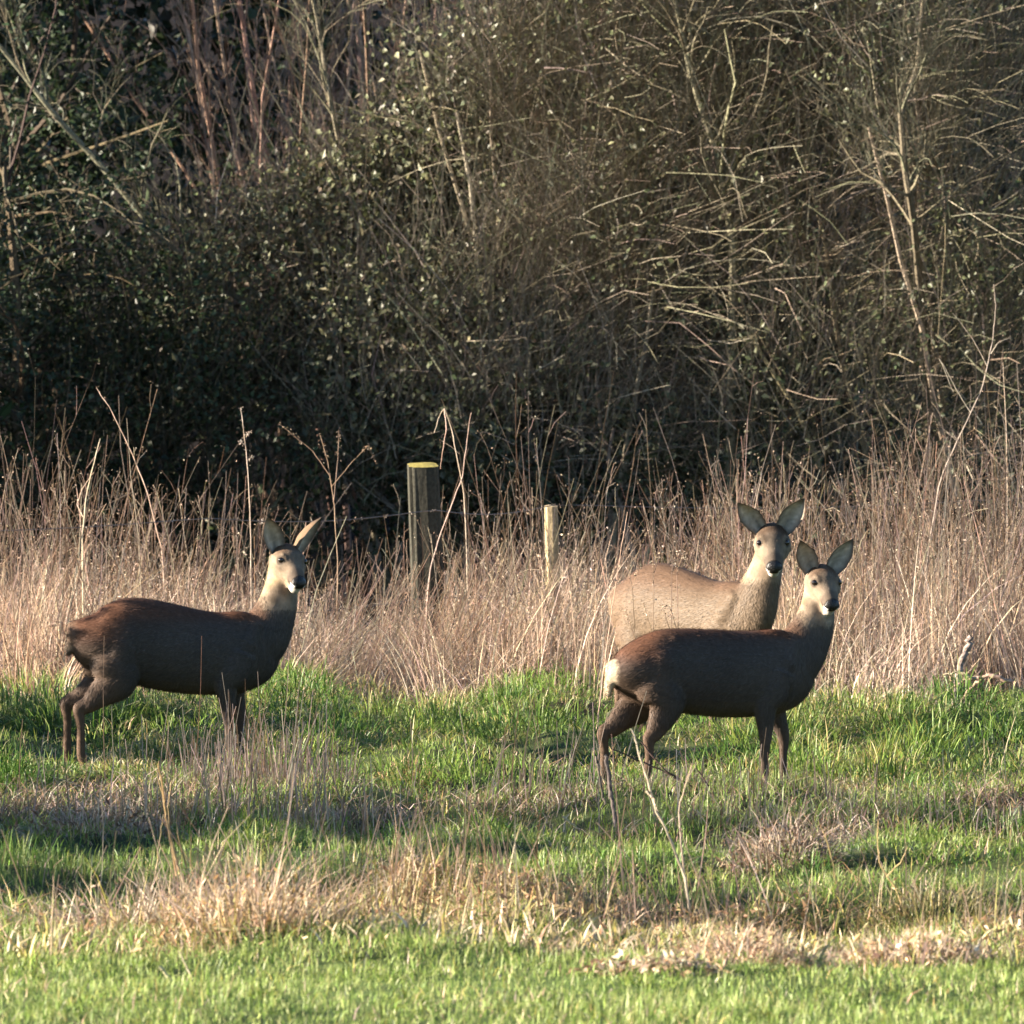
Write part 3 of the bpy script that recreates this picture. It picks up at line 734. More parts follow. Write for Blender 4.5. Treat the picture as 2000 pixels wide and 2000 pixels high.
d = 38.2
x0 = 0.855
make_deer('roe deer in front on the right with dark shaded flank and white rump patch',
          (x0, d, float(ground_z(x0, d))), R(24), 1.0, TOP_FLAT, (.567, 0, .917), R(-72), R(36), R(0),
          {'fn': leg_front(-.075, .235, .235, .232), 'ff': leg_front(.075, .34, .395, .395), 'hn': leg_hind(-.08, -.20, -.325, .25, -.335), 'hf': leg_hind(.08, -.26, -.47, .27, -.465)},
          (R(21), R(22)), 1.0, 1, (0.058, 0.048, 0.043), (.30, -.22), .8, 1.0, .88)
d = 40.25
x0 = -1.552
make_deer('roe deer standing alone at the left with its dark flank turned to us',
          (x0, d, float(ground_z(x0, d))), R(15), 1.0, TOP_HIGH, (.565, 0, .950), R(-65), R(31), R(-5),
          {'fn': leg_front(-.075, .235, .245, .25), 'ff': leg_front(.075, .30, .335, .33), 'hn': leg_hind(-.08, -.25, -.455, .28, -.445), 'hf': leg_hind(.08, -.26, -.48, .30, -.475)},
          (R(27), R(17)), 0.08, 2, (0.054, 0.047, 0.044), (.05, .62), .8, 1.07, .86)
d = 42.5
x0 = 0.85
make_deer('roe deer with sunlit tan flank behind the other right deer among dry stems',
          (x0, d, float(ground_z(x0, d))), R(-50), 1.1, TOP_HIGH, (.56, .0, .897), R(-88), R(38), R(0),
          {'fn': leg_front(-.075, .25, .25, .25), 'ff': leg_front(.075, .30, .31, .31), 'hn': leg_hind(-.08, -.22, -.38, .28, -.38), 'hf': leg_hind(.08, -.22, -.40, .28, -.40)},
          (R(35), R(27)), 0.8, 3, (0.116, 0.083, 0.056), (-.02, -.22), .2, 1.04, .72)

# ------------------------------------------------------------------ grasses
def scatter(n, d0, d1, margin=0.5, dens=None):
    """random points of the visible wedge of meadow, kept with probability dens(x, y)"""
    out = []
    tot = 0
    while tot < n:
        m = n * 2
        y = np.sqrt(rng.uniform(d0 ** 2, d1 ** 2, m)); x = rng.uniform(-1, 1, m) * (y * 0.0582 + margin)
        k = np.ones(m, bool) if dens is None else rng.uniform(0, 1, m) < dens(x, y)
        out.append(np.stack([x[k], y[k]], -1)); tot += k.sum()
    return np.concatenate(out)[:n]

def blades(g, xy, h, width, palette, K=4, lean=0.4, tips=None, amt=0.2, w=None, flop=0.0, wind=(0.05, 0.0)):
    n = len(xy); z = ground_z(xy[:, 0], xy[:, 1])
    h = np.asarray(h) * np.ones(n)
    ang = rng.uniform(0, 2 * np.pi, n); ln = np.abs(rng.normal(0, lean, n)) + flop
    dx = np.stack([np.cos(ang) * ln + wind[0], np.sin(ang) * ln + wind[1]], -1)
    t = np.linspace(0, 1, K)
    path = np.zeros((n, K, 3))
    path[:, :, :2] = xy[:, None] + dx[:, None] * (h[:, None, None] * (t ** 1.7)[None, :, None])
    rise = t[None] - np.clip(ln, 0, 1.5)[:, None] * 0.38 * t[None] ** 2.4
    path[:, :, 2] = z[:, None] + h[:, None] * rise - 0.01
    wd = np.asarray(width) * rng.uniform(0.7, 1.3, n)
    widths = wd[:, None] * np.array([0.8, 1.0, 0.7, 0.08] if K == 4 else [0.9, 1.0, 0.1] if K == 3 else np.linspace(1, 0.1, K))[None]
    c = pick(palette, n, amt, 0.06, w)
    tc = None if tips is None else pick(tips, n, amt)
    g.ribbons(path, widths, c, None, tc)
    return path

def xy_tufts(centres, per, spread):
    n = len(centres) * per
    return np.repeat(centres, per, axis=0) + rng.normal(0, spread, (n, 2))

GREEN = [(0.080, 0.155, 0.020), (0.11, 0.19, 0.026), (0.14, 0.215, 0.034), (0.062, 0.122, 0.017)]
GREEN_TIP = [(0.17, 0.24, 0.045), (0.24, 0.28, 0.07), (0.36, 0.35, 0.16)]
YELLOW = [(0.30, 0.26, 0.06), (0.24, 0.24, 0.05), (0.36, 0.27, 0.10)]
STRAW = [(0.50, 0.38, 0.275), (0.42, 0.31, 0.22), (0.56, 0.45, 0.335), (0.34, 0.235, 0.165)]
BROWN = [(0.16, 0.10, 0.06), (0.12, 0.075, 0.048), (0.22, 0.145, 0.09)]
GREY = [(0.34, 0.275, 0.22), (0.42, 0.34, 0.28), (0.25, 0.195, 0.155)]

n1 = Waves(61, 2, 1.6, 3); n2 = Waves(62, 2, 3.0, 2)
def band(v, a, b, s): return 1 / (1 + np.exp(-(v - a) / s)) / (1 + np.exp((v - b) / s))
def dead_zone(x, y):
    """where dead stems have taken over the green meadow (0..1)"""
    q = np.stack([x, y], -1)
    w = 0.55 * n1(q)
    m_ = np.clip(.5 + .9 * n1(q * 1.4 + 3.0), 0, 1)
    a = band(y + 0.5 * w, 34.6, 37.4, 0.25) * 0.30 * m_                       # stubble patches on the bank
    for cx, cy, sx, sy, k in ((-1.02, 37.9, .36, .7, 1.0), (-1.65, 36.6, .55, .45, .9), (-.75, 36.3, .45, .5, .8), (.05, 37.0, .3, .6, .6), (.72, 37.2, .42, .5, .8), (1.2, 35.0, .30, .7, .8), (2.0, 36.3, .3, .4, .5)):
        a = np.maximum(a, k * gauss(x, y, cx, cy, sx, sy))
    b = band(y + 0.5 * w, 29.3, 31.6, 0.25) * (0.10 + .35 * m_)               # front band, in clumps
    for cx, cy, sx, sy, k in ((-.92, 30.4, .30, 1.4, 1.0), (-1.35, 30.6, .30, .9, .7), (-.42, 31.6, .18, .9, .9), (.15, 30.4, .28, .6, .6), (.78, 29.9, .22, .6, .7), (1.35, 30.6, .26, .7, .7), (-.05, 31.3, .2, .5, .5)):
        b = np.maximum(b, k * gauss(x, y, cx, cy, sx, sy))
    c = band(y, 45.6 + 0.0, 60, 0.4)
    return np.clip(np.maximum(np.maximum(a, b), c), 0, 1)

# short meadow turf
def patchy(x, y, k=1.0, s=0): return n1(np.stack([x * k + s, y * k * 0.7], -1))
g = Geo()
xy = scatter(110000, 24.3, 47, 0.5, lambda x, y: (1 - 0.8 * dead_zone(x, y)) * np.clip(0.75 + 0.3 * patchy(x, y, 1.6), 0.55, 1) * (0.75 + 0.25 * (y < 33)))
hh = 0.058 * np.exp(0.35 * n2(xy)) * rng.uniform(0.5, 1.5, len(xy)) * np.where(xy[:, 1] < 29, 0.72, np.where(xy[:, 1] > 37, .62, 1.0))
fr = xy[:, 1] < 29.3 + .5 * n1(xy)
blades(g, xy[~fr], hh[~fr], 0.0038, GREEN, 3, 0.75, GREEN_TIP, 0.3)
GREEN_SUNLIT = [(0.15, 0.23, 0.05), (0.19, 0.265, 0.065), (0.24, 0.29, 0.09), (0.11, 0.18, 0.038)]  # greens lightened for the front grass, so it reads as sunlit
blades(g, xy[fr], hh[fr], 0.0038, GREEN_SUNLIT, 3, 0.75, GREEN_TIP, 0.3)
ex = scatter(26000, 24.2, 29.2, 0.4)
blades(g, ex, .042 * rng.uniform(.5, 1.5, len(ex)), .0036, GREEN_SUNLIT, 3, .8, GREEN_TIP, .3)
m = scatter(12000, 25.2, 46, 0.5, lambda x, y: np.clip(0.35 + 0.6 * patchy(x, y, 2.2, 7), 0.05, 1)); blades(g, m, 0.06 * rng.uniform(.5, 1.5, len(m)), 0.004, STRAW + YELLOW, 3, 0.9)
# thatch: flattened dying grass between the hummocks
m = scatter(15000, 37.4, 46.8, 0.5, lambda x, y: np.clip(.1 + .8 * patchy(x, y, 1.9, 3), .03, 1))
blades(g, m, rng.uniform(.04, .13, len(m)), .0042, YELLOW + BROWN + STRAW[2:], 4, .6, None, .25, None, .75)
tag(g.build('meadow_grass', M_GRASS), 'short green meadow grass across the field', None, None, 'stuff')

def tussock(g, cx, cy, rad, h, n, palette, tips=None, width=0.005, amt=0.22, flat=0.6, lift=0.5):
    """a dome of blades that arch outward from the middle, on a low hump of its own"""
    hoof = max(gauss(cx, cy, -1.55, 39.2, .62, 1.25), gauss(cx, cy, .86, 37.0, .62, 1.3))
    h = h * (1 - .70 * hoof); lift = lift * (1 - .6 * hoof)
    r = rad * np.sqrt(rng.uniform(0, 1, n)); a = rng.uniform(0, 2 * np.pi, n)
    ox, oy = r * np.cos(a), r * np.sin(a) * 0.8
    x, y = cx + ox, cy + oy
    z = ground_z(x, y) + h * lift * np.clip(1 - (r / rad) ** 2, 0, 1) - 0.01
    H = h * rng.uniform(.5, 1.3, n) * (1 - 0.35 * (r / rad)); K = 4; t = np.linspace(0, 1, K)
    out = np.stack([ox, oy], -1) / rad * rng.uniform(.5, 2.0, n)[:, None] + rng.normal(0, .45, (n, 2))
    path = np.zeros((n, K, 3))
    path[:, :, :2] = np.stack([x, y], -1)[:, None] + out[:, None] * (H[:, None, None] * (t ** 1.6)[None, :, None])
    ln = np.linalg.norm(out, axis=1)
    path[:, :, 2] = z[:, None] + H[:, None] * (t[None] * 1.0 - (np.clip(ln, 0, 1.6) * flat)[:, None] * t[None] ** 2.6)
    w = width * rng.uniform(.6, 1.3, n)[:, None] * np.array([.85, 1, .75, .08])
    ang = np.arctan2(out[:, 1], out[:, 0]) + np.pi / 2 + rng.normal(0, .7, n)
    side = np.stack([np.cos(ang), np.sin(ang), np.zeros(n)], -1)
    g.ribbons(path, w, pick(palette, n, amt), side, None if tips is None else pick(tips, n, amt))

DARKG = [(0.045, 0.10, 0.018), (0.055, 0.12, 0.022)]
g = Geo()
cen = scatter(380, 37.8, 46.6, 0.5, lambda x, y: np.clip(0.35 + 0.8 * patchy(x, y, 1.7), 0.02, 1) * (1 - .8 * dead_zone(x, y)))
for k, (cx, cy) in enumerate(cen):
    pal, tip = [(GREEN, GREEN_TIP), (GREEN, YELLOW), (YELLOW + GREEN, STRAW), (DARKG, GREEN), (GREEN, GREEN_TIP)][k % 5]
    sz = rng.uniform(.6, 1.5) ** 1.3; tussock(g, cx, cy, .22 * sz, rng.uniform(.065, .125) * sz ** .7, int(130 * sz), pal, tip, lift=1.25)
cen = scatter(150, 31.2, 38, 0.5, lambda x, y: np.clip(1 - 0.9 * dead_zone(x, y), .02, 1))
for k, (cx, cy) in enumerate(cen):
    tussock(g, cx, cy, rng.uniform(.10, .26), rng.uniform(.06, .13), int(rng.uniform(50, 110)), *[(GREEN, GREEN_TIP), (DARKG, GREEN), (GREEN, YELLOW)][k % 3])
cen = scatter(110, 25.4, 29, 0.5)
for k, (cx, cy) in enumerate(cen):
    tussock(g, cx, cy, rng.uniform(.06, .16), rng.uniform(.04, .07), int(rng.uniform(40, 80)), *[(GREEN_SUNLIT, GREEN_TIP), (GREEN, YELLOW)][k % 2])
tag(g.build('rough_grass', M_GRASS), 'longer rough green grass in hummocks around the deer', None, None, 'stuff')

# the tall dry grass belt along the fence
def top_profile(x):
    """how tall the dead growth stands along the fence"""
    o = x * 0
    return 0.86 + 0.09 * np.sin(x * 2.1 + 0.6) + 0.06 * np.sin(x * 6.3) - 0.45 * gauss(x, o, -0.86, 0, 0.27, 1) + 0.06 * gauss(x, o, 0.2, 0, .5, 1) + 0.22 * np.clip(x - 1.0, 0, 1.6) + 0.05 * gauss(x, o, -2.4, 0, 0.3, 1)
def stalk_belt():
    fine, tall = Geo(), Geo()
    # fine tangled base layer
    xy = scatter(10500, 45.3, 52, 0.7, lambda x, y: (y > 46.0 + 1.0 * gauss(x, x * 0, -0.7, 0, 0.5, 1) + 0.8 * n1(np.stack([x, 0 * y], -1))) * (1 - 0.75 * gauss(x, y, -0.86, 48.5, .27, 4)) * np.clip(.45 + .7 * n2(np.stack([x * 1.3, y * 1.3], -1)), .04, 1))
    tp = top_profile(xy[:, 0])
    h = tp * rng.beta(2.0, 2.8, len(xy)) * 1.0 + 0.08
    blades(fine, xy, h, 0.0045 * np.exp(rng.normal(0, .35, len(xy))), STRAW + GREY + BROWN, 5, 0.46, None, 0.25, [.19, .17, .18, .12, .10, .10, .05, .03, .03, .03], 0.0, (0.05, 0))
    m = xy[rng.choice(len(xy), 2600)] + rng.normal(0, .1, (2600, 2)); blades(fine, m, top_profile(m[:, 0]) * rng.uniform(.25, .95, 2600), 0.0095, STRAW + GREY[:2] + BROWN[2:], 6, .30, None, 0.22, None, 0.35)
    # arching sheaves: stems of one root falling the same way
    RUSSET = [(0.40, 0.27, 0.18), (0.48, 0.34, 0.23), (0.30, 0.19, 0.12)]
    for cx, cy in scatter(150, 45.6, 50.0, 0.5, lambda x, y: 1 - .8 * gauss(x, y, -0.86, 48.5, .27, 4)):
        nb_ = int(rng.uniform(18, 48)); m = np.array([[cx, cy]]) + rng.normal(0, .05, (nb_, 2))
        a_ = rng.uniform(0, 6.283); k_ = rng.uniform(.1, .9)
        blades(fine, m, top_profile(m[:, 0]) * rng.uniform(.45, 1.0) * rng.uniform(.6, 1.1, nb_), .0055, [STRAW, RUSSET, RUSSET, RUSSET + BROWN][rng.integers(4)], 6, .18, None, .2, None, 0.05, (k_ * math.cos(a_), .5 * k_ * math.sin(a_)))
    # leaning reeds round the wide post, brown dock growth between the posts and at the right
    m = np.stack([rng.uniform(-1.15, .05, 520), rng.uniform(46.6, 48.3, 520)], -1)
    p = np.stack([m[:, 0], m[:, 1], ground_z(m[:, 0], m[:, 1])], -1)
    dl = unit(np.stack([rng.normal(.45, .30, 520), rng.normal(0, .1, 520), np.ones(520)], -1))
    fine.tubes(wander(p, dl, rng.uniform(.35, .95, 520), 5, .10), taper(rng.uniform(.0020, .0034, 520), 5, .0013), pick(STRAW, 520, .2), 3)
    m = scatter(3600, 46.0, 48.4, .5, lambda x, y: np.clip(gauss(x, y, .36, 47.0, .34, 2) + .45 * gauss(x, y, 2.1, 47, .7, 2) + .35 * gauss(x, y, -2.2, 46.6, .35, 1), 0, 1))
    hb = rng.uniform(.18, .62, len(m)); blades(fine, m, hb, .004, BROWN + BROWN + GREY[2:], 5, .4, None, .25)
    k = rng.choice(len(m), 9000); u = rng.uniform(.1, 1, 9000)
    fine.leaves(np.stack([m[k, 0] + rng.normal(0, .05, 9000), m[k, 1] + rng.normal(0, .05, 9000), u * hb[k]], -1), rng.uniform(.008, .022, 9000), pick(BROWN + STRAW[3:], 9000, .25), None, None, .45)
    # flopped and lying stems
    m = xy[rng.choice(len(xy), 6500)] + rng.normal(0, .2, (6500, 2)); blades(fine, m, rng.uniform(.2, .75, 6500), 0.0045, STRAW + GREY[:2], 5, 0.5, None, 0.25, None, 0.6)
    # flecks: bracts, bits of dead leaf and seed held in the tangle
    k = rng.choice(len(xy), 26000); u = rng.uniform(.05, 1, 26000) ** 0.8
    p = np.stack([xy[k, 0] + rng.normal(0, .10, 26000), xy[k, 1] + rng.normal(0, .1, 26000), u * h[k] * 0.95], -1)
    fine.leaves(p, rng.uniform(.008, .026, 26000), pick(STRAW + BROWN + GREY, 26000, .25), None, None, 0.4)
    tag(fine.build('dry_grass', M_DRY), 'tangled belt of tan dead grass and stems along the fence', None, None, 'stuff')
    # upright stalks
    xy = scatter(2500, 46.2, 52, 0.7, lambda x, y: np.clip(0.25 + 0.75 * (x > 0.9) + 0.5 * gauss(x, x * 0, -2.4, 0, .6, 1) + .3 * n1(np.stack([x, y], -1) * 1.4), .08, 1))
    n = len(xy); tp = top_profile(xy[:, 0]); h = tp * rng.uniform(.55, 1.30, n) * np.where(rng.uniform(size=n) < .12, 1.35, 1.0)
    p = np.stack([xy[:, 0], xy[:, 1], ground_z(xy[:, 0], xy[:, 1])], -1)
    d = unit(np.stack([rng.normal(.06, .17, n), rng.normal(0, .15, n), np.ones(n)], -1))
    path = wander(p, d, h, 6, 0.10)
    cc = pick(STRAW + BROWN + GREY, n, .22)
    rad = taper(rng.uniform(.0022, .0042, n), 6, .0013)
    tall.tubes(path, rad, cc, 3)
    tw, tr = grow(path, rad, 5200, .16, .6, (0, 0, .3), 3, .25, .35, 1.0, .5, .0011)
    tall.tubes(tw, tr, pick(BROWN + STRAW, 5200, .2), 3)
    k = rng.choice(len(tw), 12000); pp = tw[k, -1] + rng.normal(0, .012, (12000, 3))
    tall.leaves(pp, rng.uniform(.006, .015, 12000), pick(BROWN + STRAW, 12000, .25), None, None, .5)
    tag(tall.build('dead_stalks', M_DRY), 'upright dead weed stalks standing above the dry grass belt', None, None, 'stuff')
stalk_belt()

# dead stubble bank in front of the deer, the front band of straw and yellowing leaves
g = Geo()
xy = scatter(1100, 34.0, 38.6, 0.4, lambda x, y: dead_zone(x, y) * np.clip(0.4 + .6 * n2(np.stack([x, y], -1)), 0.05, 1))
n = len(xy); h = (rng.gamma(3.0, .055, n) + .05) * np.where(xy[:, 0] > .45, .62, 1.0)
p = np.stack([xy[:, 0], xy[:, 1], ground_z(xy[:, 0], xy[:, 1])], -1)
dr = unit(np.stack([rng.normal(.02, .13, n), rng.normal(0, .12, n), np.ones(n)], -1))
g.tubes(wander(p, dr, h, 4, .06), taper(rng.uniform(.002, .004, n), 4, .0014), pick(GREY + BROWN[2:], n, .2), 3)
m = scatter(13500, 34.0, 38.8, 0.4, lambda x, y: dead_zone(x, y)); blades(g, m, rng.uniform(.04, .16, len(m)), .004, GREY + BROWN + BROWN, 4, .7, None, .25, None, .55)
tag(g.build('dead_stubble', M_DRY), 'grey brown dead stubble and flattened stems on the low bank before the deer', None, None, 'stuff')

g = Geo()
def straw_patch(x, y): return dead_zone(x, y) * np.clip(.25 + .75 * n1(np.stack([x * 1.8, y * 1.2], -1)), .03, 1)
xy = scatter(4300, 28.2, 32.8, 0.4, straw_patch)
RUST0 = [(0.30, 0.19, 0.10), (0.24, 0.14, 0.075)]
SGOLD = [(0.36, 0.265, 0.135), (0.29, 0.20, 0.095), (0.44, 0.34, 0.19), (0.23, 0.155, 0.08)]
blades(g, xy, (rng.gamma(2.2, .034, len(xy)) + .02) * (1 + .5 * np.clip(n2(xy * 1.5), -.6, 1)), .0038, SGOLD + STRAW[:2] + YELLOW, 4, .55, None, .25)
xy = scatter(4200, 28.2, 32.8, 0.4, straw_patch)
blades(g, xy, rng.uniform(.05, .18, len(xy)), .0040, SGOLD + RUST0 + BROWN, 4, .6, None, .25, None, .7)
xy = scatter(420, 29.0, 32.6, 0.4, straw_patch)
n = len(xy); p = np.stack([xy[:, 0], xy[:, 1], ground_z(xy[:, 0], xy[:, 1])], -1)
dr = unit(np.stack([rng.normal(.0, .25, n), rng.normal(0, .2, n), np.ones(n)], -1))
g.tubes(wander(p, dr, rng.gamma(2.6, .065, n) + .05, 4, .09), taper(rng.uniform(.0018, .0036, n), 4, .0013), pick(STRAW, n, .2), 3)
m = scatter(5200, 28.5, 31.2, 0.4, lambda x, y: band(y, 28.8, 30.8, .2) * np.clip(.30 + .5 * (x > -.3) + .5 * n1(np.stack([x, y], -1) * 2), .04, 1))
blades(g, m, rng.uniform(.04, .14, len(m)), .0095, YELLOW + STRAW + [(0.14, 0.17, 0.045)] * 4, 4, .7, STRAW + YELLOW, .2, None, .15)
m = scatter(3800, 28.3, 31.5, 0.4, straw_patch)
p = np.stack([m[:, 0], m[:, 1], ground_z(m[:, 0], m[:, 1]) + rng.uniform(.005, .09, len(m))], -1)
g.leaves(p, rng.uniform(.015, .05, len(m)), pick(SGOLD + RUST0 + RUST0, len(m), .25), None, None, .35)
tag(g.build('straw_litter', M_DRY), 'straw coloured dead grass and yellowing leaves in the front band of the meadow', None, None, 'stuff')
# loose green blades growing up through all of it
g = Geo()
m = scatter(14000, 28.0, 38.0, 0.4, lambda x, y: dead_zone(x, y) * np.clip(.4 + .6 * n2(np.stack([x, y], -1)), .05, 1)); blades(g, m, rng.uniform(.03, .12, len(m)), .004, GREEN + DARKG, 3, .7, GREEN_TIP, .25)
tag(g.build('sprouting_grass', M_GRASS), 'green blades sprouting through the dead stems', None, None, 'stuff')

# ------------------------------------------------------------------ single plants one can point at
def line_plant(name, label, cat, stems_px, d, r0, palette, material=None, part='stem', seeds=0, seed_pal=None, rmin=0.0012, sides=6, sink=True, ydrift=0.02, group=None, seedsize=.01):
    """a plant from stem outlines read off the photograph, standing at depth d; the first stem starts on the ground"""
    X0, Y0 = stems_px[0][0]
    bx = at_x(X0, d); bz = float(ground_z(bx, d))
    root = empty(name, (bx, d, bz)); tag(root, label, cat, group)
    for si, pl in enumerate(stems_px):
        P = np.array([(at_x(X, d), d, at_z(Y, d)) for X, Y in pl])
        P[:, 1] += np.cumsum(rng.normal(0, ydrift, len(P)))
        if si == 0 and sink: P[0, 2] = bz - 0.02
        K = max(8, 4 * len(P)); u = np.linspace(0, len(P) - 1, K); k = np.minimum(u.astype(int), len(P) - 2); f = (u - k)[:, None]
        path = P[k] * (1 - f) + P[k + 1] * f + rng.normal(0, r0 * .25, (K, 3)) - np.array([bx, d, bz])
        g = Geo(); r = np.maximum(r0 * (1.0 if si == 0 else .7) * np.linspace(1, .45, K), rmin)
        r = r * (1 + .25 * (np.arange(K) % 4 == 0))
        g.tubes(path[None], r[None], pick(palette, 1, .1), sides)
        if seeds:
            n = seeds; kk = rng.integers(K // 2, K, n)
            gs = Geo(); gs.leaves(path[kk] + rng.normal(0, .008, (n, 3)), rng.uniform(.5, 1.4, n) * seedsize, pick(seed_pal or BROWN, n, .2), None, None, .6)
            tag(gs.build('seeds', M_DRY, root), kind='stuff')
        g.build(part, material or M_DRY, root)
    return root

PALE = [(0.46, 0.37, 0.24)]; GOLD = [(0.45, 0.32, 0.16)]
line_plant('dry_stalk', 'tall pale forked stalk leaning left before the hind legs of the right deer', 'dead stalk',
           [[(1352, 1752), (1336, 1704), (1305, 1631), (1280, 1580), (1259, 1507), (1243, 1455), (1235, 1424)], [(1262, 1545), (1276, 1560), (1284, 1584)]], 31.8, .0062, PALE)
line_plant('dry_stalk', 'pale stalk with a split tip just right of the tall forked stalk', 'dead stalk',
           [[(1348, 1748), (1330, 1652), (1326, 1580), (1337, 1540), (1352, 1492)], [(1337, 1540), (1346, 1515), (1361, 1490)]], 31.9, .0045, PALE)
line_plant('reed_clump', 'golden clump of broken reed stems in front of the left deer', 'reed clump',
           [[(362, 1725), (340, 1660), (325, 1600), (322, 1560), (312, 1486)], [(352, 1720), (332, 1640), (328, 1575), (336, 1522)], [(345, 1715), (330, 1630), (318, 1560), (306, 1512)],
            [(372, 1722), (350, 1640), (345, 1600)], [(302, 1720), (312, 1640), (320, 1590)], [(385, 1722), (372, 1690), (374, 1632)], [(390, 1720), (386, 1680), (388, 1640)]], 32.2, .0055, GOLD)
line_plant('dry_stalk', 'tall reed bent sharply over at its tip beside the wide fence post', 'dead stalk',
           [[(918, 1330), (912, 1100), (907, 967), (892, 890), (880, 830), (867, 797), (857, 815), (848, 846)], [(868, 798), (872, 840), (865, 880), (860, 915)]], 47.8, .0042, STRAW[:1])
line_plant('dry_stalk', 'straight tapering reed that crosses the bent reed near the wide fence post', 'dead stalk',
           [[(820, 1340), (838, 1120), (855, 1060), (890, 965), (904, 930), (913, 850), (920, 806)]], 47.6, .0045, STRAW[:1])
line_plant('dry_stalk', 'long lone stem leaning far left above the grass behind the left deer', 'dead stalk',
           [[(330, 1330), (318, 1080), (289, 965), (262, 895), (235, 837), (210, 790), (187, 758)]], 47.5, .0042, STRAW[:1], seeds=14, seedsize=.012)
line_plant('dry_stalk', 'upright bare reed left of the long leaning stem', 'dead stalk',
           [[(165, 1330), (160, 1050), (170, 960), (185, 900), (196, 857)], [(162, 1010), (150, 985), (160, 955), (183, 922)]], 47.2, .0048, STRAW[:1])
line_plant('dry_stalk', 'thick pale curved stem, the tallest one above the grass at the right edge', 'dead stalk',
           [[(1790, 1320), (1815, 1060), (1838, 930), (1880, 840), (1919, 760), (1932, 700), (1940, 663), (1946, 601), (1941, 555)], [(1896, 806), (1860, 745), (1836, 700), (1862, 765)],
            [(1936, 690), (1950, 668), (1975, 660)], [(1930, 715), (1900, 660), (1862, 612)]], 48.2, .0050, GREY[:1], seeds=10)
line_plant('dock_stem', 'seeded weed stem standing just left of the ears of the left deer', 'weed stem',
           [[(492, 1320), (490, 1060), (486, 950), (480, 880), (474, 830), (470, 796)], [(483, 900), (492, 892)], [(478, 850), (487, 845)], [(480, 870), (470, 862)]], 47.4, .0042, GREY[:1], seeds=26, seed_pal=GREY)
line_plant('dock_stem', 'spreading brown weed with seed sprays left of the wide fence post', 'weed stem',
           [[(655, 1320), (660, 1100), (652, 980), (640, 900), (625, 850)], [(652, 980), (660, 900), (662, 840)], [(648, 950), (690, 900), (720, 870), (735, 905)], [(645, 930), (610, 880), (575, 852), (545, 828)]], 47.9, .0040, BROWN[2:], seeds=40, seed_pal=BROWN + STRAW)
for lab, pl in (('thin dark stem crossing the rump of the rear deer, farthest from its head', [(1232, 1420), (1240, 1250), (1235, 1150), (1218, 1060)]),
                ('upright thin stem crossing the flank of the rear deer, next to its rump', [(1268, 1420), (1275, 1240), (1277, 1120), (1272, 1035)]),
                ('straight pale brown stem in the middle of the flank of the rear deer', [(1310, 1420), (1311, 1240), (1312, 1120), (1318, 1030)]),
                ('knotty brown stem crossing the flank of the rear deer, nearest its shoulder', [(1322, 1420), (1325, 1240), (1322, 1120), (1322, 1060)])):
    line_plant('dock_stem', lab, 'weed stem', [pl, [pl[1], (pl[1][0] - 18, pl[1][1] - 60)], [pl[2], (pl[2][0] + 14, pl[2][1] - 45)]], 41.6, .0026, BROWN, seeds=24, seed_pal=BROWN + STRAW)
line_plant('dry_stalk', 'thin pale stem leaning right, just left of the rumps of the two right deer', 'dead stalk',
           [[(1164, 1440), (1172, 1370), (1182, 1290), (1196, 1190), (1212, 1080), (1226, 1000)], [(1196, 1190), (1185, 1130), (1183, 1080)]], 41.2, .0034, STRAW[:1], seeds=12)
line_plant('cut_stem', 'woody cut stub with a pale top by the hind hoof of the right deer', 'stub',
           [[(1208, 1625), (1200, 1590), (1193, 1540), (1187, 1500), (1183, 1478)]], 35.8, .0085, [(0.10, 0.082, 0.07)], M_WOOD, rmin=.008, sides=9)
line_plant('cut_stem', 'slanting woody stub just left of the pale topped stub', 'stub',
           [[(1186, 1600), (1178, 1560), (1170, 1510), (1164, 1480)]], 36.4, .006, [(0.13, 0.10, 0.08)], M_WOOD, rmin=.005, sides=8)
line_plant('dry_stalk', 'crooked thin stalk standing alone in the grass right of the right deer', 'dead stalk',
           [[(1776, 1790), (1755, 1745), (1719, 1690), (1714, 1640), (1716, 1602)], [(1732, 1712), (1760, 1680), (1772, 1650)]], 31.2, .0036, GOLD)
line_plant('dry_stalk', 'pair of pale stalks standing in the bright grass at the right edge', 'dead stalk',
           [[(1925, 1530), (1923, 1480), (1922, 1442)], [(1934, 1528), (1934, 1480), (1926, 1446)], [(1948, 1528), (1962, 1470), (1984, 1400)]], 39.2, .0040, PALE)
line_plant('dead_branch', 'grey dead branch slanting out of the dry grass at the right edge', 'dead branch',
           [[(1862, 1345), (1872, 1318), (1884, 1280), (1896, 1245)]], 45.4, .021, [(0.22, 0.17, 0.14)], M_WOOD, part='wood', rmin=.016, sides=10)
line_plant('dead_branch', 'forked dead branch lying across the foot of the dry grass right of the deer', 'dead branch',
           [[(1985, 1335), (1930, 1318), (1885, 1330), (1840, 1352)], [(1930, 1318), (1900, 1340), (1880, 1368)], [(1905, 1324), (1870, 1312), (1842, 1318)]], 45.0, .012, [(0.30, 0.21, 0.15)], M_WOOD, part='wood', rmin=.005, sides=8, sink=False)
line_plant('fallen_branch', 'dark fallen branch lying below the belly of the right deer', 'dead branch',
           [[(1462, 1588), (1400, 1562), (1340, 1530), (1270, 1495), (1195, 1462)], [(1340, 1530), (1300, 1506), (1250, 1448)], [(1400, 1562), (1350, 1556), (1290, 1530)], [(1420, 1572), (1385, 1535), (1360, 1500)]],
           36.6, .0058, [(0.055, 0.036, 0.032)], M_WOOD, part='wood', rmin=.003, sides=7, sink=False)
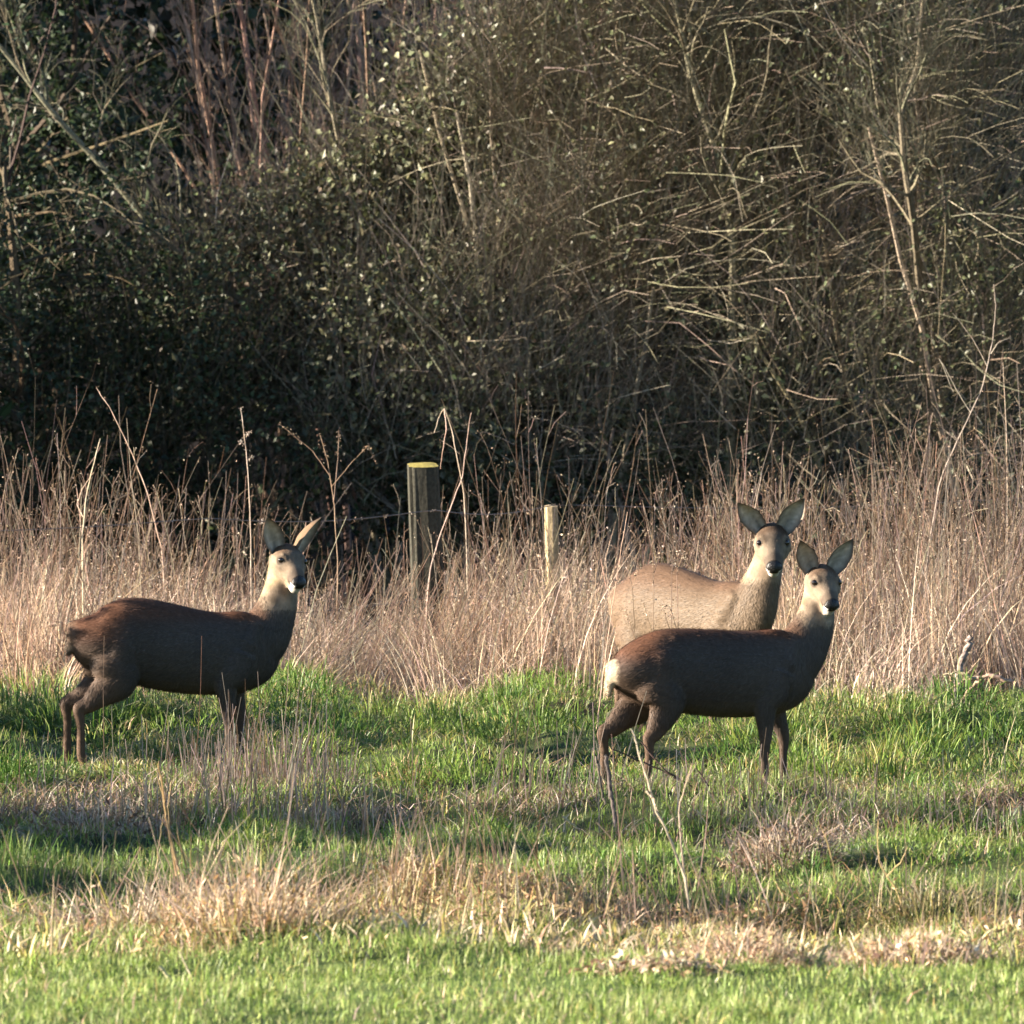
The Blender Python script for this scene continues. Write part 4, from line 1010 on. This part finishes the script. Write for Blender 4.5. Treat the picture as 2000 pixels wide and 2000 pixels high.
line_plant('fallen_stick', 'pale stick lying on the shaded grass left of the tall forked stalk', 'stick',
           [[(1098, 1596), (1130, 1622), (1168, 1646)]], 36.0, .005, PALE, M_WOOD, part='wood', sink=False)
line_plant('fallen_stick', 'thick pale straw lying in the front grass at the lower left', 'stick',
           [[(311, 1888), (335, 1912), (352, 1950)]], 27.6, .006, PALE, M_WOOD, part='wood', sink=False)
line_plant('dry_stalk', 'thin pale straw leaning up from the front grass beside the thick lying straw', 'dead stalk',
           [[(382, 1926), (365, 1890), (350, 1858)]], 27.8, .004, PALE)

def clump(name, label, cat, X, Y, rad, h, n, palette, tips=None, width=.005, leaves=0, leafpal=None, leafsize=.05, part='blades', **kw):
    d = row_to_depth(Y); cx = at_x(X, d); cz = float(ground_z(cx, d))
    root = empty(name, (cx, d, cz)); tag(root, label, cat)
    g = Geo(); tussock(g, cx, d, rad, h, n, palette, tips, width, **kw)
    g.v = [v - np.array([cx, d, cz]) for v in g.v]
    tag(g.build(part, M_GRASS if part == 'blades' else M_DRY, root), kind='stuff')
    if leaves:
        gl = Geo(); r = rad * 1.1 * np.sqrt(rng.uniform(0, 1, leaves)); a = rng.uniform(0, 6.283, leaves)
        p = np.stack([r * np.cos(a), r * np.sin(a) * .7, h * .9 * rng.uniform(.1, 1, leaves) * np.clip(1.1 - (r / rad) ** 2 * .8, .2, 1)], -1)
        gl.leaves(p, leafsize * rng.uniform(.5, 1.4, leaves), pick(leafpal or BROWN, leaves, .25), None, None, .45)
        tag(gl.build('dead_leaves', M_DEADLEAF, root), kind='stuff')
    return root
GOLDEN = [(0.33, 0.205, 0.080), (0.38, 0.26, 0.115), (0.25, 0.15, 0.06)]
RUST = [(0.34, 0.21, 0.12), (0.42, 0.28, 0.17), (0.24, 0.14, 0.085)]
clump('grass_tussock', 'dark green tussock beside the front legs of the right deer', 'tussock', 1615, 1438, .22, .20, 420, DARKG, GREEN, .006)
clump('grass_tussock', 'dense green tussock under the belly of the left deer near its hind legs', 'tussock', 255, 1452, .24, .20, 420, GREEN + DARKG, GREEN_TIP)
clump('grass_tussock', 'bright yellow green tussock in the sun right of the right deer', 'tussock', 1715, 1520, .26, .19, 420, GREEN + YELLOW, YELLOW, .005)
clump('grass_tussock', 'ochre tussock of dying grass between the left and right deer', 'tussock', 800, 1535, .18, .13, 320, YELLOW + GOLDEN, STRAW)
clump('grass_tussock', 'small yellowing tussock between the hind legs of the right deer', 'tussock', 1225, 1530, .13, .13, 240, YELLOW + GREEN, YELLOW)
clump('grass_tussock', 'brown drooping tuft at the foot of the dry grass in the middle', 'tussock', 872, 1395, .20, .17, 320, BROWN + GOLDEN, STRAW, flat=.75)
clump('grass_tussock', 'dark shaded tussock at the left edge below the left deer', 'tussock', 22, 1565, .22, .22, 380, DARKG, GREEN)
clump('grass_tussock', 'olive tussock of arching stems at the lower right edge', 'tussock', 1830, 1775, .30, .17, 460, [(0.13, 0.11, 0.045), (0.09, 0.10, 0.03)], YELLOW + STRAW, .004, flat=.7)
clump('dead_plant', 'golden brown dead plant at the front, below the golden reed clump', 'dead plant', 500, 1865, .30, .29, 300, GOLDEN + STRAW, STRAW, .0042, 260, GOLDEN + RUST, .024, 'stems', flat=.15, lift=.15)
clump('dead_plant', 'greyish dead plant spreading over the front left of the meadow', 'dead plant', 300, 1815, .45, .24, 420, GREY + STRAW, STRAW, .004, 260, BROWN + STRAW, .022, 'stems', flat=.2, lift=.15)
clump('dead_plant', 'pinkish heap of dead fern at the front below the right deer', 'dead plant', 1450, 1895, .22, .15, 360, RUST + STRAW, STRAW, .0045, 420, [(0.40, 0.26, 0.16), (0.30, 0.18, 0.11), (0.46, 0.34, 0.22)], .024, 'stems', flat=.7)
clump('dead_plant', 'low rusty heap of dead leaves left of the pinkish fern heap', 'dead plant', 1270, 1915, .22, .06, 200, RUST + STRAW, None, .005, 220, RUST + STRAW, .035, 'stems', flat=.7)
clump('dead_plant', 'rusty tuft of dead leaves at the front right below the olive tussock', 'dead plant', 1780, 1875, .28, .12, 380, RUST + STRAW, STRAW, .005, 260, RUST + GOLDEN + STRAW, .035, 'stems', flat=.7)
clump('dead_plant', 'brown bristling dead plant in the shade below the right deer', 'dead plant', 1530, 1700, .22, .20, 420, BROWN + GREY, GREY, .0045, 220, BROWN, .03, 'stems', flat=.5)
clump('dead_plant', 'matted grey brown dead plant in the shade right of the left edge', 'dead plant', 200, 1660, .34, .13, 460, BROWN + GREY, GREY, .004, 200, BROWN, .03, 'stems', flat=.7)
